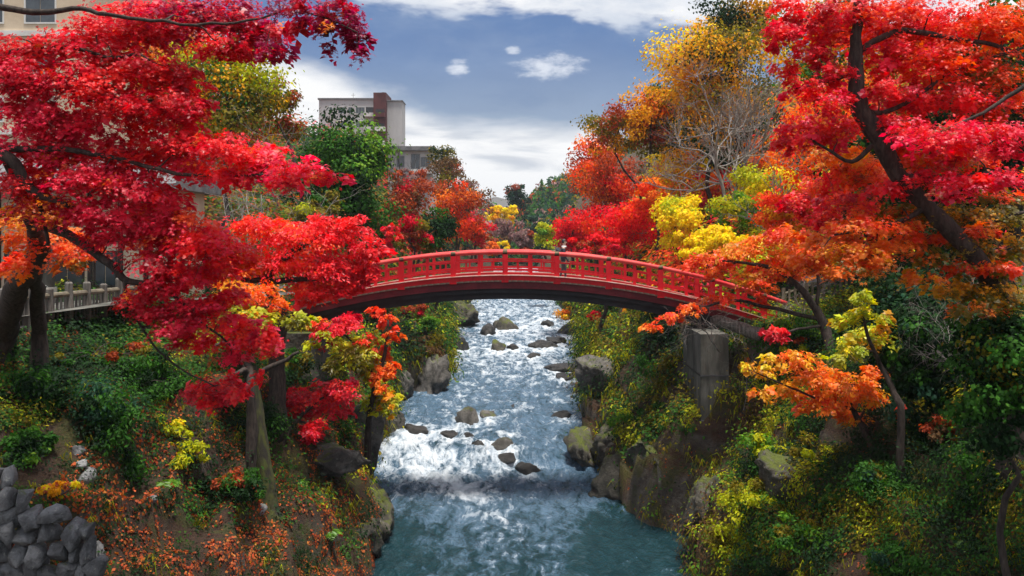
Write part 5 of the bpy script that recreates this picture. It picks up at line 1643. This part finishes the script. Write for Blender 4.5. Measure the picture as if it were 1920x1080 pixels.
OUTCROPS = [
    (610, 870, 46, 26, 'rock', 'grey rock under the small crimson maple'),
    (1480, 900, 50, 40, 'rock_mossy', 'mossy rock face showing through the right slope'),
    (1330, 960, 34, 60, 'rock_mossy', 'steep mossy rock at the nose of the right slope'),
    (1130, 720, 40, 36, 'rock', 'brown rock bulging from the cliff under the right arch'),
]
for i, (px, py, rx, ry, mt, lab) in enumerate(OUTCROPS):
    q, nr = hit(px, py)
    k = q[1] / F
    o = obj('outcrop', boulder(q - nr * 0.35 * rx * k, (1.45 * rx * k, 1.1 * rx * k, 1.4 * ry * k), 600 + i, 14, 4, 0.36, 2.4, 0.7), M[mt], base=q, smooth=True)
    tag(o, lab, 'rock', 'rocks along the banks')


def fern(q, nr, r, seed, lab, pal='lgreen'):
    rng = np.random.default_rng(seed)
    t = empty('fern', q, lab, 'fern', 'ferns on the banks')
    for j in range(11):
        a = Acc()
        an = j / 11 * 6.28 + rng.uniform(-0.2, 0.2)
        out = np.array((math.cos(an), math.sin(an), 0.0))
        L = r * rng.uniform(0.8, 1.15)
        s = np.linspace(0, 1, 12)
        pts = q + out * (s * L)[:, None] + np.array((0, 0, 1.0)) * (0.75 * L * s - 0.95 * L * s * s)[:, None] + nr * 0.05
        a.tube(pts, np.linspace(0.008, 0.003, 12), 3, col=PAL[pal][0], cap=False)
        side = np.cross(out, (0, 0, 1.0))
        for sg in (-1, 1):
            C = pts[2:] + sg * side * (np.sin(s[2:] * 2.9 + 0.2) * 0.11 * r / 0.5)[:, None]
            tip = np.tile(sg * side + out * 0.5, (10, 1))
            leaves(a, C, np.tile(np.array((0, 0, 1.0)) + out * 0.3, (10, 1)) + rng.normal(0, 0.1, (10, 3)), np.full(10, 0.26 * r / 0.5) * np.sin(s[2:] * 2.8 + 0.3), tint(pal, 10, rng, 0.15), 'kite', tip, rng)
        obj('frond', a, M['leaf'], t)


for i, (px, py, r, lab) in enumerate((
        (1812, 1015, 0.42, 'pale green fern, brightest plant in the lower right corner'), (1210, 800, 0.5, 'small fern on the mossy rocks left of the dark block'),
        (1440, 830, 0.4, 'fern beside the light green bush at the pier'), (1560, 930, 0.38, 'fern in the middle of the right slope'),
        (310, 905, 0.40, 'drooping fern under the yellow sapling'), (620, 1000, 0.4, 'fern on the mossy ledge at the lower left'), (560, 905, 0.38, 'dark fern on the leaf-strewn ledge'))):
    q, nr = hit(px, py)
    fern(q, nr, r, 900 + i, lab)


def bank_samples(side, n, ylo, yhi, smax, rng, power=2.0, smin=0):
    """random points on a bank, weighted by how large they show from the river"""
    Gp = BANKS[side]
    A = Gp[:-1, :-1]
    e1, e2 = Gp[1:, :-1] - A, Gp[:-1, 1:] - A
    nr = np.cross(e1, e2)
    ar = np.linalg.norm(nr, axis=-1)
    nr = nr / np.maximum(ar[..., None], 1e-9)
    nr = nr * np.sign(nr[..., 2:3] + 1e-9)
    y = A[..., 1]
    w = ar * (np.clip(18.0 / np.maximum(y, 8), 0, 1.3) ** power)
    s = SS[None, :-1]
    w = w * (y > ylo) * (y < yhi) * (s < smax) * (s >= smin)
    w = w.ravel()
    i = rng.choice(len(w), size=n, p=w / w.sum())
    r = rng.random((n, 2))
    A_, e1_, e2_ = A.reshape(-1, 3)[i], e1.reshape(-1, 3)[i], e2.reshape(-1, 3)[i]
    return A_ + e1_ * r[:, :1] + e2_ * r[:, 1:], nr.reshape(-1, 3)[i]


def in_view(C, m=140):
    px = 960 + F * C[:, 0] / C[:, 1]
    py = HZ - F * (C[:, 2] - CZ) / C[:, 1]
    return (px > -m) & (px < 1920 + m) & (py < 1080 + m) & (py > -m)


def cover(acc, C, N, pal_names, cuts, f1, per, sz, rad, rng, jit=0.3, kind='flat'):
    ki = np.searchsorted(cuts, f1 + rng.normal(0, 0.035, len(f1)))
    for kk, nm_ in enumerate(pal_names):
        mk = np.where(ki == kk)[0]
        if len(mk) == 0:
            continue
        idx = np.repeat(mk, per)
        m = len(idx)
        off = rng.normal(0, 1, (m, 3)) * rad[idx][:, None] * [0.8, 0.8, 0.55]
        Q = C[idx] + off + N[idx] * (rad[idx] * rng.uniform(0.1, 0.9, m))[:, None]
        nn = N[idx] * 0.8 + unit(off) * 0.6 + rng.normal(0, 0.3, (m, 3)) + np.array((0, -0.1, 0.4))
        tip = N[idx] * 0.4 + np.array((0, 0, -0.8)) + rng.normal(0, 0.6, (m, 3))
        leaves(acc, Q, nn, sz[idx] * rng.uniform(0.6, 1.6, m), tint(nm_, m, rng, jit), kind, tip, rng)


def undergrowth():
    for side, lab in ((-1, 'dense mixed ivy, moss and low leaves covering the left bank'), (1, 'dense ferns, ivy and moss covering the right bank')):
        rng = np.random.default_rng(50 + side)
        C, N = bank_samples(side, 34000, 10, 120, 13, rng, 1.75)
        f1 = fbm(C * 0.45, 71, 4)
        f2 = fbm(C * 0.9 + 40, 75, 4)
        keep = in_view(C) & (f2 > (0.45 if side < 0 else 0.40))
        if side < 0:        # leaf-strewn slope stays mostly open
            keep &= ~((C[:, 1] < 31) & (C[:, 0] > -9.8) & (C[:, 2] < 6.2) & (rng.random(len(C)) < 0.80))
        sb = (xl(C[:, 1]) - C[:, 0]) if side < 0 else (C[:, 0] - xr(C[:, 1]))
        keep &= ~((sb < 0.75) & (C[:, 1] > 28) & (C[:, 2] < 2.6) & (rng.random(len(C)) < 0.85))
        keep &= ~((N[:, 2] < 0.5) & (sb < 3.2) & (C[:, 1] > 22) & (rng.random(len(C)) < 0.72))
        keep &= ~((np.abs(C[:, 0] - 7.9) < 1.1) & (C[:, 1] > 27.5) & (C[:, 1] < 31) & (rng.random(len(C)) < 0.7))
        keep &= ~((np.abs(C[:, 0] - 5.8) < 1.3) & (C[:, 1] > 28.2) & (C[:, 1] < 32) & (C[:, 2] < 3.4) & (rng.random(len(C)) < 0.55))
        C, N, f1 = C[keep], N[keep], f1[keep]
        C, N, f1 = C[:10500], N[:10500], f1[:10500]
        if side < 0:
            f1 = f1 - 0.08 * (C[:, 1] < 30)  # darker leaf mix puts the near slope's shade into the colour
        if side > 0:
            f1 = f1 - 0.09 * (C[:, 0] > 8.6) * (C[:, 1] < 24) - 0.05 * (C[:, 1] > 32)
        cuts = [0.40, 0.49, 0.56, 0.62, 0.67] if side > 0 else [0.45, 0.56, 0.61, 0.65, 0.69]
        a = Acc()
        sc = np.clip(C[:, 1] / 18, 0.8, 4.0)
        cover(a, C, N, ['dgreen', 'green', 'olive', 'ygreen', 'lgreen', 'brown'], cuts, f1, 27, 0.062 * sc, 0.20 * sc, rng, 0.15, 'tri')
        tag(obj('undergrowth', a, M['foliage']), lab, 'undergrowth', kind='stuff')


undergrowth()


def thickets():
    """the unbroken scrub that fills the hillsides behind the single trees"""
    for side, lab, names in ((-1, 'tangled olive and russet scrub filling the left hillside', ['dgreen', 'green', 'olive', 'russet', 'brown', 'crimson']),
                             (1, 'tangled orange, red and green scrub filling the right hillside', ['dgreen', 'olive', 'redorange', 'gold', 'crimson', 'ygreen'])):
        rng = np.random.default_rng(150 + side)
        C, N = bank_samples(side, 9000, 37, 190 if side < 0 else 105, 60, rng, 1.5, 4.0)
        C, N = C[in_view(C)][:2000], N[in_view(C)][:2000]
        f1 = fbm(C * 0.16, 171, 4)
        a = Acc()
        sc = np.clip(C[:, 1] / 50, 0.8, 3.5)
        C = C + np.array((0, 0, 1.0)) * (rng.uniform(0, 1.6, len(C)) * sc)[:, None]
        cover(a, C, N, names, [0.38, 0.46, 0.52, 0.58, 0.64], f1, 55, 0.27 * sc, 0.85 * sc, rng, 0.25, 'tri')
        tag(obj('thicket', a, M['foliage']), lab, 'thicket', kind='stuff')


thickets()


def grasses():
    """arching grass and hanging moss strands along ledges"""
    for side, lab in ((-1, 'arching grass tufts along the left ledges'), (1, 'arching yellow-green grass tufts along the right ledges')):
        rng = np.random.default_rng(80 + side)
        C, N = bank_samples(side, 3400, 14, 90, 7, rng, 1.6)
        f = fbm(C * 0.6 + 9, 81, 4)
        mk = f > 0.54
        if side < 0:
            mk &= ~((C[:, 1] < 33) & (rng.random(len(C)) < 0.8))
        C, N = C[mk], N[mk]
        per = 9
        idx = np.repeat(np.arange(len(C)), per)
        m = len(idx)
        d = C[idx, 1]
        sc = np.clip(d / 20, 0.8, 3.0)
        L = rng.uniform(0.14, 0.38, m) * sc
        out = unit(N[idx] * [1, 1, 0.2] + rng.normal(0, 0.5, (m, 3)))
        b = C[idx] + rng.normal(0, 0.06, (m, 3)) * sc[:, None]
        w = unit(np.cross(out, rng.normal(size=(m, 3)))) * (0.011 * sc)[:, None]
        up = np.array((0, 0, 1.0))
        p1 = b + out * (L * 0.35)[:, None] + up * (L * 0.55)[:, None]
        p2 = b + out * (L * 0.85)[:, None] + up * (L * rng.uniform(-0.5, 0.4, m))[:, None]
        V = np.stack((b - w, b + w, p1 + w, p1 - w, p2), 1).reshape(-1, 3)
        base = (np.arange(m) * 5)[:, None]
        col = tint('ygreen', m, rng, 0.35) * 0.75
        alt = rng.random(m) < 0.45
        col[alt] = tint('olive', int(alt.sum()), rng, 0.3)
        a = Acc()
        a.add(V, base + np.array([[0, 1, 2, 3]]), np.repeat(col, 5, 0))
        a.f.append(base + np.array([[3, 2, 4]]))
        tag(obj('grass', a, M['foliage']), lab, 'grass', kind='stuff')


grasses()


def litter():
    for side, n, lab in ((-1, 130000, 'fallen red and brown leaves scattered over the left slope'), (1, 12000, 'fallen orange leaves scattered over the right slope')):
        rng = np.random.default_rng(90 + side)
        C, N = bank_samples(side, n, 11, 45, 16, rng, 1.6)
        f = fbm(C * 0.8 + 3, 95, 3)
        mk = (f + rng.normal(0, 0.03, len(f)) > (0.455 if side < 0 else 0.54)) & in_view(C)
        C, N = C[mk], N[mk]
        C = C + N * rng.uniform(0.01, 0.06, (len(C), 1))
        a = Acc()
        leaves(a, C, N + rng.normal(0, 0.35, N.shape), rng.uniform(0.045, 0.11, len(C)), tint('litter', len(C), rng, 0.3), 'flat', None, rng)
        tag(obj('fallen_leaves', a, M['foliage']), lab, 'fallen leaves', kind='stuff')


litter()


# ------------------------------------------------------------------ far hills
def far_hill(name, rows, d0, d1, lab, seed, mat='ground'):
    """a wooded hill: ridge line given as (px, py) at depth d1, foot at depth d0"""
    rows = np.array(rows, float)
    px = np.linspace(rows[0, 0], rows[-1, 0], 60)
    rz = CZ + (HZ - np.interp(px, rows[:, 0], rows[:, 1])) * d1 / F
    m = 24
    v = []
    for j in range(m):
        t = j / (m - 1)
        d = d0 + (d1 - d0) * t
        z = 4 + (rz - 4) * t ** 1.15
        v.append(np.stack(((px - 960) * d1 / F * (0.75 + 0.25 * t), np.full(60, d), z), 1))
    for j in range(1, 6):
        v.append(np.stack(((px - 960) * d1 / F, np.full(60, d1 + j * (d1 - d0) * 0.25), rz - (rz - 2) * j / 5), 1))
    v = np.concatenate(v)
    v[:, 2] += (fbm(v * 12.0 / d1, seed, 4) - 0.5) * d1 * 0.02
    a = Acc()
    a.add(v, grid_faces(m + 5, 60, True))
    tag(obj(name, a, M[mat], smooth=True), lab, 'hill', kind='structure')
    return v.reshape(m + 5, 60, 3)


def forest():
    H = far_hill('hill', [(940, 440), (985, 400), (1010, 375), (1050, 350), (1100, 318), (1160, 290), (1300, 240), (1500, 200), (1900, 180)], 190, 330, 'steep wooded hill beyond the valley gap', 3)
    rng = np.random.default_rng(31)
    a = Acc()
    nT = 2300
    r_, c_ = rng.integers(1, 24, nT), rng.integers(0, 32, nT)
    for i in range(nT):
        p = H[r_[i], c_[i]] + np.array((rng.uniform(-2, 2), rng.uniform(-3, 3), 0))
        conifer = rng.random() < 0.55
        h = rng.uniform(3.5, 7.0)
        n = 40
        u = rng.random(n)
        an = rng.random(n) * 6.28
        if conifer:
            rr = (1 - u) * h * 0.24 + 0.2
            C = p + np.stack((np.cos(an) * rr, np.sin(an) * rr, u * h), 1)
            pal = ['bluegreen', 'dgreen', 'green'][rng.integers(3)]
        else:
            q = unit(rng.normal(size=(n, 3)))
            C = p + q * [h * 0.34, h * 0.34, h * 0.36] + [0, 0, h * 0.55]
            pal = ['olive', 'green', 'russet', 'bluegreen', 'bluegreen', 'mauve', 'green', 'green'][rng.integers(8)]
        N = np.stack((np.cos(an), np.sin(an), np.full(n, 0.7)), 1) + rng.normal(0, 0.4, (n, 3))
        leaves(a, C, N, rng.uniform(0.8, 1.5, n), tint(pal, n, rng, 0.25) * 1.15, 'tri', None, rng)
    tag(obj('forest', a, M['foliage']), 'mixed conifer forest covering the distant hill', 'forest', kind='stuff')
    far_hill('mountain', [(780, 440), (840, 396), (890, 380), (930, 372), (960, 380), (1010, 392), (1080, 400)], 1500, 2600, 'faint blue mountain ridge at the end of the valley', 9)
    # far valley trees that stand apart
    for i, (lab, px, py, rx, ry, d, pals) in enumerate((
            ('tall dark conifer standing at the foot of the wooded hill', 1003, 425, 16, 46, 200, [('bluegreen', 3), ('dgreen', 2)]),
            ('brown-topped tall tree at the left corner of the wooded hill', 972, 368, 22, 22, 215, [('bluegreen', 3), ('russet', 1), ('dgreen', 1)]),
            ('green tree filling the far end of the river', 1010, 455, 26, 20, 170, [('green', 3), ('bluegreen', 1), ('ygreen', 1)]),
            ('small dark tree on the skyline left of the valley gap', 925, 398, 14, 12, 230, [('bluegreen', 3), ('dgreen', 2)]),
            ('orange shrub-like tree at the far river end', 918, 462, 20, 14, 135, [('orange', 2), ('russet', 2)]),
            ('mauve tree at the far river end beside the conifer', 982, 448, 18, 22, 150, [('mauve', 3), ('russet', 1)]))):
        tree('broadleaf_tree', lab, px, py, rx, ry, d, pals, 2400, 0.5, 20, seed=400 + i, group='trees at the valley end', tr_r=0.3)


forest()


# ------------------------------------------------------------------ the walker on the bridge
def person():
    x, y = 2.18, 34.1
    z0 = float(deck_z(x)) + 0.03
    t = empty('person', (x, y, z0), 'person in dark clothes crossing the bridge, only the head above the railing', 'person')
    S = 1.0
    J = {'pelvis': (0, 0, 0.88, 0.145), 'waist': (0, 0, 1.02, 0.125), 'chest': (0.01, 0, 1.22, 0.15), 'neck0': (0.02, 0, 1.38, 0.075), 'neck': (0.03, 0, 1.44, 0.052), 'head0': (0.045, 0, 1.50, 0.072), 'head1': (0.05, 0, 1.58, 0.092), 'head2': (0.045, 0, 1.66, 0.06),
         'hipL': (0, 0.10, 0.84, 0.10), 'kneeL': (0.10, 0.10, 0.47, 0.062), 'ankL': (0.10, 0.10, 0.08, 0.042), 'toeL': (0.24, 0.10, 0.035, 0.035),
         'hipR': (0, -0.10, 0.84, 0.10), 'kneeR': (-0.02, -0.10, 0.46, 0.062), 'ankR': (-0.16, -0.10, 0.09, 0.042), 'toeR': (-0.03, -0.10, 0.035, 0.035),
         'shL': (0.01, 0.19, 1.33, 0.068), 'elL': (-0.08, 0.22, 1.06, 0.048), 'wrL': (0.06, 0.22, 0.84, 0.034), 'haL': (0.09, 0.22, 0.76, 0.03),
         'shR': (0.01, -0.19, 1.33, 0.068), 'elR': (0.02, -0.23, 1.05, 0.048), 'wrR': (0.16, -0.20, 0.86, 0.034), 'haR': (0.20, -0.19, 0.79, 0.03)}
    E_ = [('pelvis', 'waist'), ('waist', 'chest'), ('chest', 'neck0'), ('neck0', 'neck'), ('neck', 'head0'), ('head0', 'head1'), ('head1', 'head2')]
    for s in 'LR':
        E_ += [('pelvis', 'hip' + s), ('hip' + s, 'knee' + s), ('knee' + s, 'ank' + s), ('ank' + s, 'toe' + s), ('chest', 'sh' + s), ('sh' + s, 'el' + s), ('el' + s, 'wr' + s), ('wr' + s, 'ha' + s)]
    fing = []
    ks = list(J)
    vs = [tuple(np.array(J[k][:3]) * S) for k in ks]
    rs = [J[k][3] * S for k in ks]
    ed = [(ks.index(a), ks.index(b)) for a, b in E_]
    for s, sg in (('L', 1), ('R', -1)):
        h = ks.index('ha' + s)
        hp = np.array(vs[h])
        for q, (ox, ln) in enumerate(((-0.03, 0.07), (-0.01, 0.085), (0.01, 0.08), (0.03, 0.065))):
            a_ = len(vs)
            vs.append(tuple(hp + (ox, 0, -0.035)))
            rs.append(0.010)
            vs.append(tuple(hp + (ox * 1.1 + 0.01, -0.01 * sg, -0.035 - ln * 0.6)))
            rs.append(0.009)
            vs.append(tuple(hp + (ox * 1.1 + 0.025, -0.025 * sg, -0.035 - ln)))
            rs.append(0.008)
            ed += [(h, a_), (a_, a_ + 1), (a_ + 1, a_ + 2)]
        a_ = len(vs)
        vs += [tuple(hp + (0.045, -0.01 * sg, -0.005)), tuple(hp + (0.06, -0.02 * sg, -0.05))]
        rs += [0.011, 0.009]
        ed += [(h, a_), (a_, a_ + 1)]
    me = bpy.data.meshes.new('body')
    me.from_pydata(vs, ed, [])
    o = bpy.data.objects.new('body', me)
    COL.objects.link(o)
    o.parent = t
    sk = o.modifiers.new('skin', 'SKIN')
    for i, r in enumerate(rs):
        me.skin_vertices[0].data[i].radius = (r, r)
    me.skin_vertices[0].data[0].use_root = True
    sb = o.modifiers.new('sub', 'SUBSURF')
    sb.levels = sb.render_levels = 2
    m, gg, out = material('walker')
    tcn = gg.n('ShaderNodeTexCoord')
    z = gg.n('ShaderNodeSeparateXYZ', {0: tcn.outputs['Object']}).outputs[2]
    nn = gg.noise(tcn.outputs['Object'], 14, 4)
    navy = gg.mix(nn, (0.012, 0.014, 0.024), (0.03, 0.034, 0.05))
    c = gg.mix(gg.ss(z, 1.335, 1.345), navy, (0.55, 0.37, 0.28))
    c = gg.mix(gg.ss(z, 0.765, 0.755), c, (0.5, 0.34, 0.26))
    c = gg.mix(gg.ss(z, 0.68, 0.66), c, (0.05, 0.05, 0.06))
    p = gg.n('ShaderNodeBsdfPrincipled', {'Base Color': c, 'Roughness': 0.75, 'Normal': bump(gg, nn, 0.3, 0.01)})
    gg.put(out.inputs[0], p.outputs[0])
    me.materials.append(m)
    off = np.array((x, y, z0))
    hd = np.array((0.05, 0, 1.60)) * S + off

    def ell(c, r, f=None):
        v, fc = ICO3
        q = v * np.asarray(r)
        if f is not None:
            keep = f(v[fc].mean(1))
            fc = fc[keep]
        a = Acc()
        a.add(q + c, fc)
        return a
    obj('hair', ell(hd + (-0.015, 0, 0.02), (0.112, 0.098, 0.115), lambda m_: (m_[:, 2] > -0.55) & ((m_[:, 0] < 0.45) | (m_[:, 2] > 0.45))), M['hair'], t, smooth=True)
    obj('nose', ell(hd + (0.095, 0, -0.02), (0.018, 0.012, 0.02)), M['skin'], t, smooth=True)
    for sg in (-1, 1):
        obj('eye', ell(hd + (0.083, sg * 0.032, 0.008), (0.012, 0.013, 0.008)), M['hair'], t, smooth=True)
        obj('ear', ell(hd + (0.0, sg * 0.092, -0.01), (0.022, 0.01, 0.032)), M['skin'], t, smooth=True)
    obj('mouth', ell(hd + (0.086, 0, -0.055), (0.009, 0.024, 0.006)), M['redbrown'], t, smooth=True)
    obj('scarf', Acc().tube([off + np.array((0.03 + 0.075 * math.cos(q), 0.075 * math.sin(q), 1.40)) * S for q in np.linspace(0, 6.28, 14)], 0.042, 7), M['cloth_white'], t, smooth=True)
    obj('backpack', boulder(off + np.array((-0.20, 0, 1.18)) * S, (0.12, 0.15, 0.2), 3, 6, 3, 0.06), M['navy'], t, smooth=True)


person()


# ------------------------------------------------------------------ the damp air of the valley
def air():
    a = Acc().box((-9500, -3500, -4.2), (9500, 15500, 96.0))
    m, gg, out = material('valley_air')
    vol = gg.n('ShaderNodeVolumePrincipled', {'Color': (0.80, 0.88, 1.0), 'Density': 0.00022, 'Anisotropy': 0.2})
    gg.put(out.inputs['Volume'], vol.outputs[0])
    o = obj('haze', a, m)
    tag(o, 'thin bluish haze in the valley air', 'haze', kind='stuff')


air()
